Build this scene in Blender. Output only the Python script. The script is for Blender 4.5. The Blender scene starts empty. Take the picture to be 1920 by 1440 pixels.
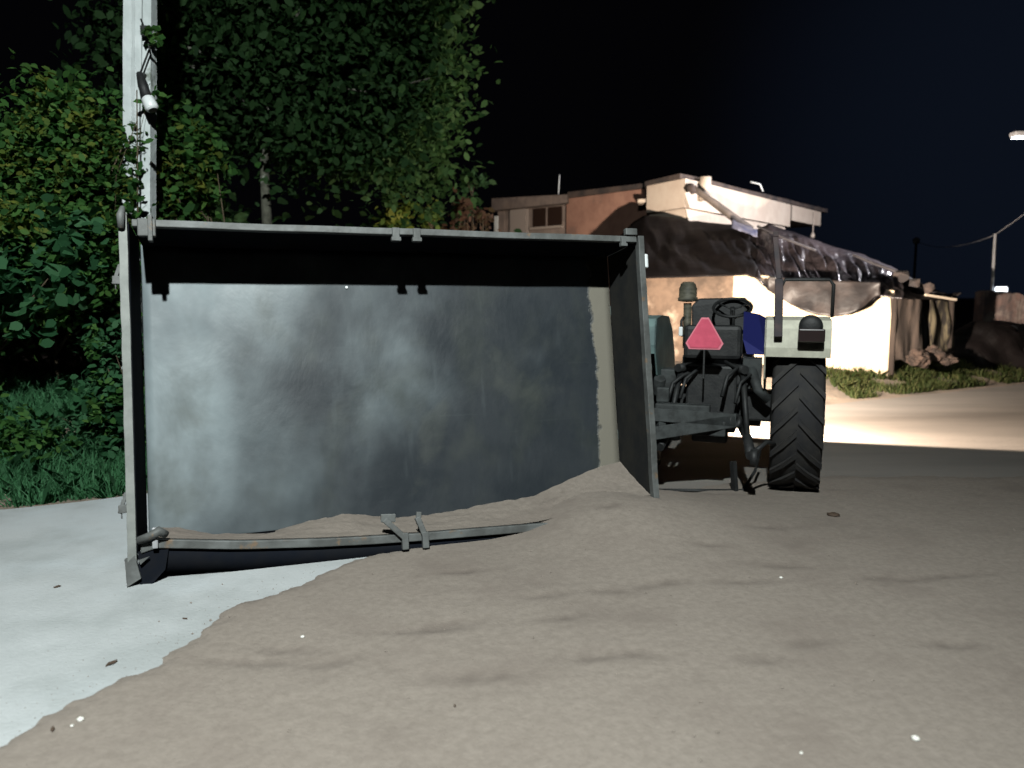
import bpy, bmesh, math, random
import numpy as np
from mathutils import Vector, Matrix, noise
R = math.radians
random.seed(7); rng = np.random.default_rng(7)
S = bpy.context.scene
COL = S.collection

# ------------------------------------------------------------------ camera
PITCH = 0.118; CAMH = 1.6; F = 1440.0
cam_d = bpy.data.cameras.new('camera'); cam = bpy.data.objects.new('camera', cam_d); COL.objects.link(cam)
cam.location = (0, 0, CAMH); cam.rotation_euler = (R(90)-PITCH, 0, 0)
cam_d.sensor_width = 36; cam_d.lens = 27; cam_d.clip_end = 2000; cam_d.clip_start = .05
cam_d.dof.use_dof = True; cam_d.dof.focus_distance = 5.0; cam_d.dof.aperture_fstop = 1.5
S.camera = cam
# ------------------------------------------------------------------ world: night sky
W = bpy.data.worlds.new('World'); S.world = W; W.use_nodes = True
nt = W.node_tree; nt.nodes.clear()
wo = nt.nodes.new('ShaderNodeOutputWorld'); bg = nt.nodes.new('ShaderNodeBackground')
tc = nt.nodes.new('ShaderNodeTexCoord')
vd = nt.nodes.new('ShaderNodeVectorMath'); vd.operation = 'DOT_PRODUCT'; vd.inputs[1].default_value = Vector((.60, .80, .14)).normalized()
rp = nt.nodes.new('ShaderNodeValToRGB'); rp.color_ramp.interpolation = 'EASE'
rp.color_ramp.elements[0].position = .90; rp.color_ramp.elements[0].color = (.0009, .0009, .0013, 1)
rp.color_ramp.elements[1].position = 1.0; rp.color_ramp.elements[1].color = (.0034, .0052, .0100, 1)
nt.links.new(tc.outputs['Generated'], vd.inputs[0]); nt.links.new(vd.outputs['Value'], rp.inputs[0])
nt.links.new(rp.outputs[0], bg.inputs[0]); nt.links.new(bg.outputs[0], wo.inputs[0]); bg.inputs[1].default_value = 1.0
# ------------------------------------------------------------------ exposure
S.view_settings.view_transform = 'Standard'; S.view_settings.look = 'None'
S.view_settings.exposure = 0; S.view_settings.gamma = 1
S.render.engine = 'CYCLES'; S.cycles.use_denoising = True; S.cycles.max_bounces = 6; S.cycles.diffuse_bounces = 0
S.cycles.sample_clamp_indirect = 4.0
# ------------------------------------------------------------------ lamps (the lamps' own bodies are built further down)
def light(name, kind, loc, power, color, target=None, radius=.1, size=None, blend=None):
    d = bpy.data.lights.new(name, kind); d.energy = power; d.color = color; d.shadow_soft_size = radius
    o = bpy.data.objects.new(name, d); COL.objects.link(o); o.location = loc
    if target is not None:
        o.rotation_euler = (Vector(target)-Vector(loc)).to_track_quat('-Z', 'Y').to_euler()
    if kind == 'SPOT': d.spot_size = R(size); d.spot_blend = blend
    return o
STREET = (-.30, -1.25, 6.4)      # street lamp behind the photographer
BEAM = (2.62, 8.42, 1.22)       # tractor headlamps
light('street_light', 'SPOT', (STREET[0], STREET[1], STREET[2]-.14), 4300, (.93, 1, .98), (-3.2, 4.1, 0), .09, 136, 1.0)
light('headlight_beam', 'SPOT', BEAM, 6500, (1, .86, .72), (5.6, 14.0, 2.2), .08, 96, 1.0)
light('headlight_spill', 'SPOT', BEAM, 1900, (1, .80, .62), (4.6, 13.5, .6), .06, 168, .06)
FAR = (9.44, 14.6, 4.48)
light('far_street_light', 'SPOT', (FAR[0]-.05, FAR[1], FAR[2]-.1), 3600, (.97, .95, 1), (5.3, 19, 3.4), .1, 116, .2)

# ------------------------------------------------------------------ helpers
def at(px, py, Y):
    """world point on the pixel's ray at ground distance Y"""
    u = (px-960)/F; v = -(py-720)/F; c, s = math.cos(PITCH), math.sin(PITCH)
    d = Vector((u, c+v*s, -s+v*c)); k = Y/d.y
    return Vector((0, 0, CAMH))+d*k
def gnd(px, py, z=0):
    u = (px-960)/F; v = -(py-720)/F; c, s = math.cos(PITCH), math.sin(PITCH)
    d = Vector((u, c+v*s, -s+v*c)); k = (z-CAMH)/d.z
    return Vector((0, 0, CAMH))+d*k
def tag(o, label=None, cat=None, group=None, kind=None):
    if label: o['label'] = label
    if cat: o['category'] = cat
    if group: o['group'] = group
    if kind: o['kind'] = kind
    return o
def empty(name, loc=(0, 0, 0), rz=0, mat=None):
    o = bpy.data.objects.new(name, None); COL.objects.link(o); o.empty_display_size = .1
    if mat is not None: o.matrix_world = mat
    else: o.location = loc; o.rotation_euler = (0, 0, rz)
    return o
class MB:
    def __init__(s): s.v = []; s.f = []; s.sm = []
    def add(s, vs, fs, smooth=False):
        n = len(s.v); s.v += [tuple(x) for x in vs]; s.f += [tuple(n+i for i in f) for f in fs]; s.sm += [smooth]*len(fs); return s
    def box(s, lo, hi, M=None):
        x0, y0, z0 = lo; x1, y1, z1 = hi
        vs = [Vector(p) for p in ((x0,y0,z0),(x1,y0,z0),(x1,y1,z0),(x0,y1,z0),(x0,y0,z1),(x1,y0,z1),(x1,y1,z1),(x0,y1,z1))]
        if M is not None: vs = [M @ p for p in vs]
        return s.add(vs, [(0,3,2,1),(4,5,6,7),(0,1,5,4),(1,2,6,5),(2,3,7,6),(3,0,4,7)])
    def prism(s, foot, z0, z1):
        """vertical prism over a footprint; z0,z1 number or list"""
        n = len(foot); Z0 = z0 if isinstance(z0, (list, tuple)) else [z0]*n; Z1 = z1 if isinstance(z1, (list, tuple)) else [z1]*n
        vs = [(p[0], p[1], Z0[i]) for i, p in enumerate(foot)]+[(p[0], p[1], Z1[i]) for i, p in enumerate(foot)]
        return s.add(vs, [tuple(reversed(range(n))), tuple(range(n, 2*n))]+[(i, (i+1) % n, n+(i+1) % n, n+i) for i in range(n)])
    def tube(s, pts, r, n=8, caps=True):
        pts = [Vector(p) for p in pts]; rs = r if isinstance(r, (list, tuple)) else [r]*len(pts)
        vs = []; prev = None
        for i, p in enumerate(pts):
            d = (pts[min(i+1, len(pts)-1)]-pts[max(i-1, 0)]).normalized()
            if prev is None:
                prev = d.orthogonal().normalized()
            prev = (prev-d*prev.dot(d)).normalized(); b = d.cross(prev)
            for k in range(n):
                a = 2*math.pi*k/n; vs.append(p+(prev*math.cos(a)+b*math.sin(a))*rs[i])
        fs = [(i*n+k, i*n+(k+1) % n, (i+1)*n+(k+1) % n, (i+1)*n+k) for i in range(len(pts)-1) for k in range(n)]
        s.add(vs, fs, True)
        if caps:
            m = len(s.v)-len(vs); s.f += [tuple(m+k for k in reversed(range(n))), tuple(m+(len(pts)-1)*n+k for k in range(n))]; s.sm += [False]*2
        return s
    def bar(s, a, b, w, h, up=(0, 0, 1)):
        a = Vector(a); b = Vector(b); d = (b-a).normalized(); x = d.cross(Vector(up)).normalized(); z = x.cross(d)
        vs = [q+x*sx*w/2+z*sz*h/2 for q in (a, b) for sx, sz in ((-1,-1),(1,-1),(1,1),(-1,1))]
        return s.add(vs, [(0,1,2,3),(7,6,5,4),(0,4,5,1),(1,5,6,2),(2,6,7,3),(3,7,4,0)])
    def lathe(s, prof, M, n=28, smooth=True):
        """prof list of (r, h); axis = local z of M"""
        vs = [M @ Vector((r*math.cos(2*math.pi*k/n), r*math.sin(2*math.pi*k/n), h)) for r, h in prof for k in range(n)]
        fs = [(i*n+k, i*n+(k+1) % n, (i+1)*n+(k+1) % n, (i+1)*n+k) for i in range(len(prof)-1) for k in range(n)]
        return s.add(vs, fs, smooth)
    def grid(s, fn, nu, nv, smooth=True, closed=False):
        vs = [fn(i/nu, j/nv) for i in range(nu+1) for j in range(nv+1)]
        return s.add(vs, [(i*(nv+1)+j, (i+1)*(nv+1)+j, (i+1)*(nv+1)+j+1, i*(nv+1)+j+1) for i in range(nu) for j in range(nv)], smooth)
    def build(s, name, mat, parent=None, bevel=0, solid=0):
        me = bpy.data.meshes.new(name); me.from_pydata(s.v, [], s.f); me.update()
        me.polygons.foreach_set('use_smooth', s.sm)
        bm = bmesh.new(); bm.from_mesh(me); bmesh.ops.recalc_face_normals(bm, faces=bm.faces); bm.to_mesh(me); bm.free()
        me.materials.append(mat)
        o = bpy.data.objects.new(name, me); COL.objects.link(o)
        if parent is not None: o.parent = parent
        if bevel:
            m = o.modifiers.new('bevel', 'BEVEL'); m.width = bevel; m.segments = 2; m.limit_method = 'ANGLE'
        if solid:
            m = o.modifiers.new('solid', 'SOLIDIFY'); m.thickness = solid
        return o

# ------------------------------------------------------------------ materials
def mat(name, c, rough=.7, metal=0, c2=None, scale=6, detail=6, lo=.35, hi=.65, bump=0, bscale=None, c3=None, c3scale=1.5, c3lo=.5, c3hi=.62, emit=None, spec=None, stretch=None, coord='Object'):
    m = bpy.data.materials.new(name); m.use_nodes = True; t = m.node_tree; N = t.nodes; Lk = t.links
    p = N['Principled BSDF']; p.inputs['Roughness'].default_value = rough; p.inputs['Metallic'].default_value = metal
    p.inputs['Base Color'].default_value = (*c, 1)
    if spec is not None: p.inputs['Specular IOR Level'].default_value = spec
    tcn = N.new('ShaderNodeTexCoord'); src = tcn.outputs[coord]
    if stretch:
        mp = N.new('ShaderNodeMapping'); mp.inputs['Scale'].default_value = stretch; Lk.new(src, mp.inputs[0]); src = mp.outputs[0]
    out = None
    def nz(sc, a, b, det=detail):
        n = N.new('ShaderNodeTexNoise'); n.inputs['Scale'].default_value = sc; n.inputs['Detail'].default_value = det; n.inputs['Roughness'].default_value = .62
        Lk.new(src, n.inputs['Vector']); r = N.new('ShaderNodeMapRange'); r.inputs[1].default_value = a; r.inputs[2].default_value = b; r.interpolation_type = 'SMOOTHSTEP'
        Lk.new(n.outputs['Fac'], r.inputs[0]); return r.outputs[0]
    def mx(f, A, B):
        k = N.new('ShaderNodeMix'); k.data_type = 'RGBA'; Lk.new(f, k.inputs[0])
        if isinstance(A, tuple): k.inputs[6].default_value = (*A, 1)
        else: Lk.new(A, k.inputs[6])
        if isinstance(B, tuple): k.inputs[7].default_value = (*B, 1)
        else: Lk.new(B, k.inputs[7])
        return k.outputs[2]
    if c2: out = mx(nz(scale, lo, hi), c, c2)
    if c3: out = mx(nz(c3scale, c3lo, c3hi), out if out else c, c3)
    if out: Lk.new(out, p.inputs['Base Color'])
    if bump:
        n = N.new('ShaderNodeTexNoise'); n.inputs['Scale'].default_value = bscale or scale*4; n.inputs['Detail'].default_value = 8
        Lk.new(src, n.inputs['Vector']); b = N.new('ShaderNodeBump'); b.inputs['Strength'].default_value = 1; b.inputs['Distance'].default_value = bump
        Lk.new(n.outputs['Fac'], b.inputs['Height']); Lk.new(b.outputs[0], p.inputs['Normal'])
    if emit: p.inputs['Emission Color'].default_value = (*emit[:3], 1); p.inputs['Emission Strength'].default_value = emit[3]
    m['_'] = 1
    return m
def leafmat(name, cols, rough=.7, trans=.6):
    m = bpy.data.materials.new(name); m.use_nodes = True; t = m.node_tree; N = t.nodes; Lk = t.links; p = N['Principled BSDF']
    g = N.new('ShaderNodeNewGeometry'); r = N.new('ShaderNodeValToRGB'); r.color_ramp.elements[0].color = (*cols[0], 1); r.color_ramp.elements[1].color = (*cols[-1], 1)
    for i, c in enumerate(cols[1:-1]):
        e = r.color_ramp.elements.new((i+1)/(len(cols)-1)); e.color = (*c, 1)
    Lk.new(g.outputs['Random Per Island'], r.inputs[0]); Lk.new(r.outputs[0], p.inputs['Base Color']); p.inputs['Roughness'].default_value = rough; p.inputs['Specular IOR Level'].default_value = .3
    tr = N.new('ShaderNodeBsdfTranslucent'); Lk.new(r.outputs[0], tr.inputs[0]); mx = N.new('ShaderNodeMixShader'); mx.inputs[0].default_value = trans
    Lk.new(p.outputs[0], mx.inputs[1]); Lk.new(tr.outputs[0], mx.inputs[2]); Lk.new(mx.outputs[0], N['Material Output'].inputs[0])
    return m
M = {}
M['ground'] = mat('ground_dirt', (.20, .165, .13), .95, c2=(.28, .22, .17), scale=1.2, bump=.02, bscale=14, c3=(.13, .11, .085), c3scale=.5)
M['road'] = mat('road_surface', (.46, .48, .485), .85, c2=(.34, .36, .36), scale=1.1, bump=.004, bscale=60, c3=(.50, .54, .56), c3scale=.45, c3lo=.45, c3hi=.65, detail=8)
def road_far():
    t = M['road'].node_tree; N = t.nodes; Lk = t.links; p = N['Principled BSDF']; src = p.inputs['Base Color'].links[0].from_socket
    tcn = N.new('ShaderNodeTexCoord'); sp = N.new('ShaderNodeSeparateXYZ'); Lk.new(tcn.outputs['Object'], sp.inputs[0])
    n = N.new('ShaderNodeTexNoise'); n.inputs['Scale'].default_value = .9; Lk.new(tcn.outputs['Object'], n.inputs['Vector'])
    a = N.new('ShaderNodeMath'); a.operation = 'MULTIPLY_ADD'; Lk.new(n.outputs['Fac'], a.inputs[0]); a.inputs[1].default_value = 2.0; Lk.new(sp.outputs[0], a.inputs[2])
    q = N.new('ShaderNodeMapRange'); q.interpolation_type = 'SMOOTHSTEP'; Lk.new(a.outputs[0], q.inputs[0]); q.inputs[1].default_value = .3; q.inputs[2].default_value = 2.6
    n2 = N.new('ShaderNodeTexNoise'); n2.inputs['Scale'].default_value = 1.3; n2.inputs['Detail'].default_value = 7; mp = N.new('ShaderNodeMapping'); mp.inputs['Scale'].default_value = (.35, 1.6, 1); mp.inputs['Rotation'].default_value = (0, 0, -.35); Lk.new(tcn.outputs['Object'], mp.inputs[0]); Lk.new(mp.outputs[0], n2.inputs['Vector'])
    c = N.new('ShaderNodeValToRGB'); c.color_ramp.elements[0].position = .35; c.color_ramp.elements[0].color = (.185, .170, .155, 1); c.color_ramp.elements[1].position = .65; c.color_ramp.elements[1].color = (.235, .215, .195, 1); Lk.new(n2.outputs['Fac'], c.inputs[0])
    k = N.new('ShaderNodeMix'); k.data_type = 'RGBA'; Lk.new(q.outputs[0], k.inputs[0]); Lk.new(src, k.inputs[6]); Lk.new(c.outputs[0], k.inputs[7]); Lk.new(k.outputs[2], p.inputs['Base Color'])
road_far()
M['sand'] = mat('river_sand', (.212, .180, .152), .97, c2=(.256, .219, .187), scale=26, lo=.30, hi=.70, bump=.004, bscale=70, c3=(.180, .148, .126), c3scale=1.6, c3lo=.45, c3hi=.8, detail=9)
def sand_dent_tone():  # mixes a darker sand colour into the dents
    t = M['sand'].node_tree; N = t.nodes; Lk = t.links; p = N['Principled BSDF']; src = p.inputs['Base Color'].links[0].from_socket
    a = N.new('ShaderNodeAttribute'); a.attribute_name = 'dent_tone'; k = N.new('ShaderNodeMix'); k.data_type = 'RGBA'; m_ = N.new('ShaderNodeMath'); m_.operation = 'MULTIPLY'; m_.inputs[1].default_value = .85
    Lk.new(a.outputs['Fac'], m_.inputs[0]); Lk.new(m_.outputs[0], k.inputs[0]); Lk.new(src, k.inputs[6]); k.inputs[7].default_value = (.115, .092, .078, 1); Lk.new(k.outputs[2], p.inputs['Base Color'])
sand_dent_tone()
M['steel_rim'] = mat('weathered_grey_steel', (.13, .137, .134), .6, c2=(.07, .073, .07), scale=5, bump=.003, bscale=30, c3=(.16, .11, .07), c3scale=9, c3lo=.6, c3hi=.7)
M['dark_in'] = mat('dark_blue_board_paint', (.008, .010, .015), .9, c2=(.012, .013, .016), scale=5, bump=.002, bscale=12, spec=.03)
M['teal'] = mat('dusty_teal_paint', (.09, .15, .15), .6, c2=(.17, .19, .17), scale=7, bump=.002)
M['drawbar'] = mat('grimy_grey_steel', (.042, .048, .048), .75, c2=(.016, .018, .018), scale=9, bump=.003)
M['tyre'] = mat('black_rubber', (.014, .014, .016), .8, c2=(.028, .026, .024), scale=8, bump=.002)
M['black'] = mat('greasy_black_metal', (.009, .010, .011), .6, c2=(.020, .021, .021), scale=14, bump=.002)
M['fender'] = mat('cream_fender_paint', (.72, .71, .58), .5, c2=(.56, .55, .45), scale=9, c3=(.16, .14, .10), c3scale=5, c3lo=.6, c3hi=.75)
M['fender_shaded'] = mat('shaded_fender_paint', (.15, .23, .22), .55, c2=(.10, .15, .15), scale=7)  # left fender: its shade is put into this darker copy of the paint
M['blue'] = mat('blue_tractor_paint', (.02, .03, .17), .4, c2=(.015, .02, .09), scale=9)
M['pink'] = mat('glowing_pink_reflector', (.62, .10, .16), .35, c2=(.52, .08, .13), scale=12, emit=(.62, .08, .15, .10))  # light thrown back by the reflector is set as a faint glow
M['pinkrim'] = mat('pale_pink_border', (.75, .22, .28), .4)
M['glassdark'] = mat('dark_lamp_lens', (.03, .02, .02), .2)
M['lens'] = mat('headlamp_glass_lit', (1, .9, .7), .2, emit=(1, .85, .65, 12))
M['concrete'] = mat('pale_pole_concrete', (.66, .71, .71), .9, c2=(.52, .57, .57), scale=3, bump=.008, bscale=18, c3=(.22, .25, .22), c3scale=3.5, c3lo=.58, c3hi=.7)
M['bark'] = mat('grey_bark', (.17, .17, .13), .95, c2=(.09, .09, .07), scale=7, bump=.03, bscale=12, c3=(.34, .36, .30), c3scale=5, c3lo=.55, c3hi=.65)
M['stem'] = mat('brown_stem', (.08, .06, .035), .9)
M['leaf'] = leafmat('green_leaves', [(.030, .10, .025), (.05, .15, .035), (.075, .20, .045), (.12, .25, .06)])
M['leaf_lime'] = leafmat('lime_leaves', [(.05, .12, .03), (.13, .20, .035), (.24, .27, .05)])
M['leaf_blue'] = leafmat('bluish_green_leaves', [(.025, .10, .04), (.05, .17, .07), (.085, .22, .10)])
M['leaf_dark'] = leafmat('tree_leaves', [(.026, .075, .024), (.045, .115, .036), (.07, .15, .055)])
M['leaf_brown'] = leafmat('dry_leaves', [(.09, .05, .03), (.16, .09, .06), (.10, .08, .04)])
M['grass'] = leafmat('grass_blades', [(.07, .24, .10), (.11, .33, .15), (.16, .40, .20)])
M['grass_dry'] = leafmat('verge_grass', [(.03, .055, .014), (.07, .095, .028), (.14, .14, .055)])
M['cream'] = mat('cream_plaster', (.66, .56, .46), .9, c2=(.58, .47, .38), scale=2, bump=.003)
M['pinkwall'] = mat('salmon_plaster', (.36, .20, .145), .9, c2=(.28, .15, .11), scale=2.5, bump=.004, c3=(.22, .13, .10), c3scale=.9)
M['greywall'] = mat('grey_brown_plaster', (.28, .22, .19), .9, c2=(.2, .16, .14), scale=3)
M['roofdark'] = mat('stained_roof_slab', (.09, .065, .055), .9, c2=(.035, .03, .03), scale=2.5, bump=.02, bscale=6)
M['mud'] = mat('blotchy_mud_wall', (.17, .115, .08), .95, c2=(.06, .042, .03), scale=1.9, bump=.01, bscale=9, c3=(.36, .28, .21), c3scale=1.6, c3lo=.54, c3hi=.68)
M['limewall'] = mat('limewashed_wall', (.60, .48, .34), .95, c2=(.46, .36, .25), scale=2.2, bump=.008)
M['tarp'] = mat('black_plastic_tarpaulin', (.004, .003, .003), .6, c2=(.008, .006, .006), scale=1.7, bump=.015, bscale=3.5, spec=.2)
M['tarp_pale'] = mat('dusty_brown_tarpaulin', (.032, .025, .023), .55, c2=(.013, .011, .011), scale=2.5, bump=.02, bscale=5)
M['sack'] = mat('brown_sackcloth', (.050, .036, .028), .95, c2=(.028, .020, .016), scale=4, bump=.01, stretch=(3, 3, .6))
M['sack2'] = mat('olive_sackcloth', (.09, .075, .045), .95, c2=(.014, .011, .009), scale=4, bump=.01, stretch=(3, 3, .6), lo=.42, hi=.55)
M['rock'] = mat('reddish_rock', (.06, .038, .028), .95, c2=(.022, .015, .012), scale=6, bump=.03, bscale=10)
M['ruin'] = mat('weathered_reddish_masonry', (.17, .11, .095), .95, c2=(.09, .075, .075), scale=3, bump=.03, bscale=7, c3=(.22, .18, .16), c3scale=2)
M['window'] = mat('dark_window_glass', (.03, .018, .014), .25)
M['white'] = mat('white_plastic', (.80, .84, .84), .35)
M['lamp_on'] = mat('lit_white_lamp', (1, 1, 1), .4, emit=(.86, .93, 1, 3.2))
M['street_on'] = mat('street_lamp_diffuser', (1, 1, 1), .4, emit=(.92, 1, 1, 8))
M['wire'] = mat('grey_wire', (.25, .25, .27), .6)
M['pebble'] = mat('white_pebble', (.78, .76, .70), .6)
M['debris'] = mat('dark_dry_leaf', (.07, .045, .03), .8)
M['metalpole'] = mat('galvanised_pole', (.45, .45, .47), .5, c2=(.32, .32, .33), scale=6)
M['cloth_blue'] = mat('blue_plastic_sheet', (.07, .075, .13), .6, c2=(.14, .13, .15), scale=4)

# floor of the trailer: dark sheet, paler towards the left and the top, a crust of sand near the front board
def floor_mat():
    m = bpy.data.materials.new('trailer_floor_sheet'); m.use_nodes = True; t = m.node_tree; N = t.nodes; Lk = t.links; p = N['Principled BSDF']
    tcn = N.new('ShaderNodeTexCoord'); sp = N.new('ShaderNodeSeparateXYZ'); Lk.new(tcn.outputs['Object'], sp.inputs[0])
    def noise_(sc, det=7, st=(1, 1, 1), dist=0):
        mp = N.new('ShaderNodeMapping'); mp.inputs['Scale'].default_value = st; Lk.new(tcn.outputs['Object'], mp.inputs[0])
        n = N.new('ShaderNodeTexNoise'); n.inputs['Scale'].default_value = sc; n.inputs['Detail'].default_value = det; n.inputs['Distortion'].default_value = dist; n.inputs['Roughness'].default_value = .55
        Lk.new(mp.outputs[0], n.inputs['Vector']); return n.outputs['Fac']
    def math_(op, a, b=None, c=None):
        k = N.new('ShaderNodeMath'); k.operation = op
        for i, q in enumerate((a, b, c)):
            if q is None: continue
            if isinstance(q, (int, float)): k.inputs[i].default_value = q
            else: Lk.new(q, k.inputs[i])
        return k.outputs[0]
    def rng_(v, a, b, c=0, d=1):
        k = N.new('ShaderNodeMapRange'); k.interpolation_type = 'SMOOTHSTEP'; Lk.new(v, k.inputs[0])
        for i, q in enumerate((a, b, c, d)): k.inputs[i+1].default_value = q
        return k.outputs[0]
    def mixc(f, A, B):
        k = N.new('ShaderNodeMix'); k.data_type = 'RGBA'; Lk.new(f, k.inputs[0])
        for i, q in ((6, A), (7, B)):
            if isinstance(q, tuple): k.inputs[i].default_value = (*q, 1)
            else: Lk.new(q, k.inputs[i])
        return k.outputs[2]
    x = sp.outputs[0]; z = sp.outputs[2]
    big = noise_(1.25, 4, (1, 1, .8), .15)
    d = math_('ADD', math_('ADD', math_('MULTIPLY', x, -.42), math_('MULTIPLY', z, .22)), math_('MULTIPLY', big, 1.75))        # paler to the rear end and upwards
    paleness = rng_(d, .22, 1.68)
    base = mixc(paleness, (.020, .026, .032), (.33, .39, .41))
    grime = rng_(noise_(2.3, 4, (1.3, 1, .8), .1), .45, .75)
    base = mixc(math_('MULTIPLY', grime, .55), base, (.045, .052, .045))
    streak = rng_(noise_(4.5, 3, (2.2, 1, .35)), .60, .74)
    base = mixc(math_('MULTIPLY', streak, .07), base, (.20, .24, .25))
    scr = rng_(noise_(5.0, 5, (.25, 1, 7.0), .2), .66, .74)
    base = mixc(math_('MULTIPLY', scr, .05), base, (.16, .18, .18))
    patch = rng_(noise_(1.9, 5, (1, 1, 1), .3), .58, .70)
    base = mixc(math_('MULTIPLY', patch, .30), base, (.075, .082, .070))
    edge = math_('ADD', x, math_('MULTIPLY', math_('SUBTRACT', noise_(3.2, 6), .5), .28))
    crust = rng_(edge, 3.055, 3.085)
    base = mixc(crust, base, (.20, .185, .15))
    Lk.new(base, p.inputs['Base Color'])
    rr = rng_(noise_(3, 5), .3, .7, .42, .62); ro = N.new('ShaderNodeMix'); ro.data_type = 'FLOAT'; Lk.new(crust, ro.inputs[0]); Lk.new(rr, ro.inputs[2]); ro.inputs[3].default_value = .95
    Lk.new(ro.outputs[0], p.inputs['Roughness'])
    b = N.new('ShaderNodeBump'); b.inputs['Distance'].default_value = .02; b.inputs['Strength'].default_value = .5; Lk.new(noise_(2.4, 5, (1, 1, .7), .3), b.inputs['Height'])
    b2 = N.new('ShaderNodeBump'); b2.inputs['Distance'].default_value = .012; Lk.new(crust, b2.inputs['Height']); Lk.new(b.outputs[0], b2.inputs['Normal']); Lk.new(b2.outputs[0], p.inputs['Normal'])
    return m
M['floor'] = floor_mat()

# ================================================================== the tipped trailer's frame of reference
TX, TY, TZ, YAW, TILT, ROLL, LEN, DEP, WID = -2.077, 4.093, .201, .339, .176, -.006, 3.254, .474, 1.83
Lh = Vector((math.cos(YAW), math.sin(YAW), 0)); Nh = Vector((-math.sin(YAW), math.cos(YAW), 0)); Zu = Vector((0, 0, 1))
U_ = Nh*math.sin(TILT)+Zu*math.cos(TILT); B_ = Nh*math.cos(TILT)-Zu*math.sin(TILT)
L_ = Lh*math.cos(ROLL)+U_*math.sin(ROLL); U2 = -Lh*math.sin(ROLL)+U_*math.cos(ROLL)
TO = Vector((TX, TY, TZ))
TM = Matrix(((L_.x, B_.x, U2.x, TO.x), (L_.y, B_.y, U2.y, TO.y), (L_.z, B_.z, U2.z, TO.z), (0, 0, 0, 1)))
TI = TM.inverted()
def on_plane(px, py, b):
    """trailer-local (a,b,u) where the pixel's ray meets the plane at depth b"""
    u = (px-960)/F; v = -(py-720)/F; c, s = math.cos(PITCH), math.sin(PITCH)
    d = Vector((u, c+v*s, -s+v*c)); n = B_; P = TM @ Vector((0, b, 0)); C0 = Vector((0, 0, CAMH))
    k = (P-C0).dot(n)/d.dot(n); return TI @ (C0+d*k)
crest = [on_plane(x, y, DEP) for x, y in ((290, 988), (340, 990), (400, 1001), (500, 999), (560, 982), (610, 970), (655, 963), (700, 967), (745, 970), (800, 965), (850, 958), (920, 943), (1000, 930), (1060, 902), (1120, 876), (1165, 865))]
rail = [on_plane(x, y, 0) for x, y in ((290, 1014), (450, 1017), (600, 1013), (700, 1008), (790, 1002), (900, 993), (1050, 981))]
def interp(tab, a, i=2):
    if a <= tab[0][0]: return tab[0][i]
    for p, q in zip(tab, tab[1:]):
        if a <= q[0]: t = (a-p[0])/(q[0]-p[0]); return p[i]+(q[i]-p[i])*t
    return tab[-1][i]
def sm(x): x = max(0, min(1, x)); return x*x*(3-2*x)
def rail_u(a):   # the lower board has bowed down under the load
    return interp([(0, 0, .0)]+[tuple(p) for p in rail[:]]+[(LEN, 0, rail[-1][2]-.02)], a)

# ================================================================== ground, road, sand
big = MB()
N0 = 60
def gfn(u, v):
    x = -200+400*u; y = -60+300*v; return (x, y, 0)
big.grid(gfn, 8, 8)
tag(big.build('ground', M['ground']), kind='structure')
rd = MB()   # the village road: crosses in front of the camera and runs away to the right
foot = [(-14, 4.2), (-6, 5.1), (-3.76, 5.55), (-3.0, 5.95), (-1.0, 6.8), (1.0, 8.2), (3.0, 9.9), (4.5, 10.9), (9.3, 13.6), (24, 21), (24, 2), (10, -8), (-14, -8)]
pts2 = []
for i, p in enumerate(foot):
    q = foot[(i+1) % len(foot)]; n = 12 if i < 9 else 1
    for k in range(n):
        t = k/n; x = p[0]+(q[0]-p[0])*t; y = p[1]+(q[1]-p[1])*t
        if i < 9: y += .10*noise.noise((x*1.3, y, 3))
        pts2.append((x, y))
rd.prism(pts2, -.03, .006)
tag(rd.build('road', M['road']), kind='structure')

edge_px = [(-700, 1500), (-260, 1460), (0, 1400), (60, 1350), (160, 1290), (240, 1250), (340, 1190), (430, 1140), (520, 1105), (600, 1068), (650, 1048)]
edge = [gnd(*p) for p in edge_px]+[Vector((-.3, 4.95, 0)), Vector((.6, 5.6, 0)), Vector((1.2, 6.2, 0)), Vector((2.4, 6.75, 0)), Vector((4.2, 6.75, 0)), Vector((9, 6.6, 0))]
ex = np.array([p.x for p in edge]); ey = np.array([p.y for p in edge])
def seg_dist(x, y):
    """signed distance to the sand's edge line: positive on the camera side"""
    best = 1e9; sg = 1
    for i in range(len(ex)-1):
        ax, ay, bx, by = ex[i], ey[i], ex[i+1], ey[i+1]; dx, dy = bx-ax, by-ay
        t = max(0, min(1, ((x-ax)*dx+(y-ay)*dy)/(dx*dx+dy*dy))); qx, qy = ax+dx*t, ay+dy*t
        d = math.hypot(x-qx, y-qy)
        if d < best: best = d; sg = 1 if (dx*(y-ay)-dy*(x-ax)) < 0 else -1
    return best*sg
dents = []
for i in range(60):
    x = random.uniform(-1.2, 4.6); y = random.uniform(2.0, 6.0); dents.append((x, y, random.uniform(.05, .16), random.uniform(.018, .045), random.uniform(-.5, .7), random.uniform(.002, .006)))
for px, py in ((870, 1085), (1150, 1130), (1240, 1120), (1390, 1118), (1030, 1135), (1060, 1180), (800, 1200), (840, 1190), (1110, 1262), (1180, 1258), (1430, 1270), (1520, 1235), (1680, 1112), (1780, 1240), (480, 1255), (540, 1235), (1460, 1088), (1140, 1005), (1330, 1055), (1450, 1015), (900, 1300), (1780, 1105), (620, 1260)):
    g = gnd(px, py); dents.append((g.x, g.y, random.uniform(.10, .22), random.uniform(.03, .05), random.uniform(-.2, .35), random.uniform(.016, .030)))
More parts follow.
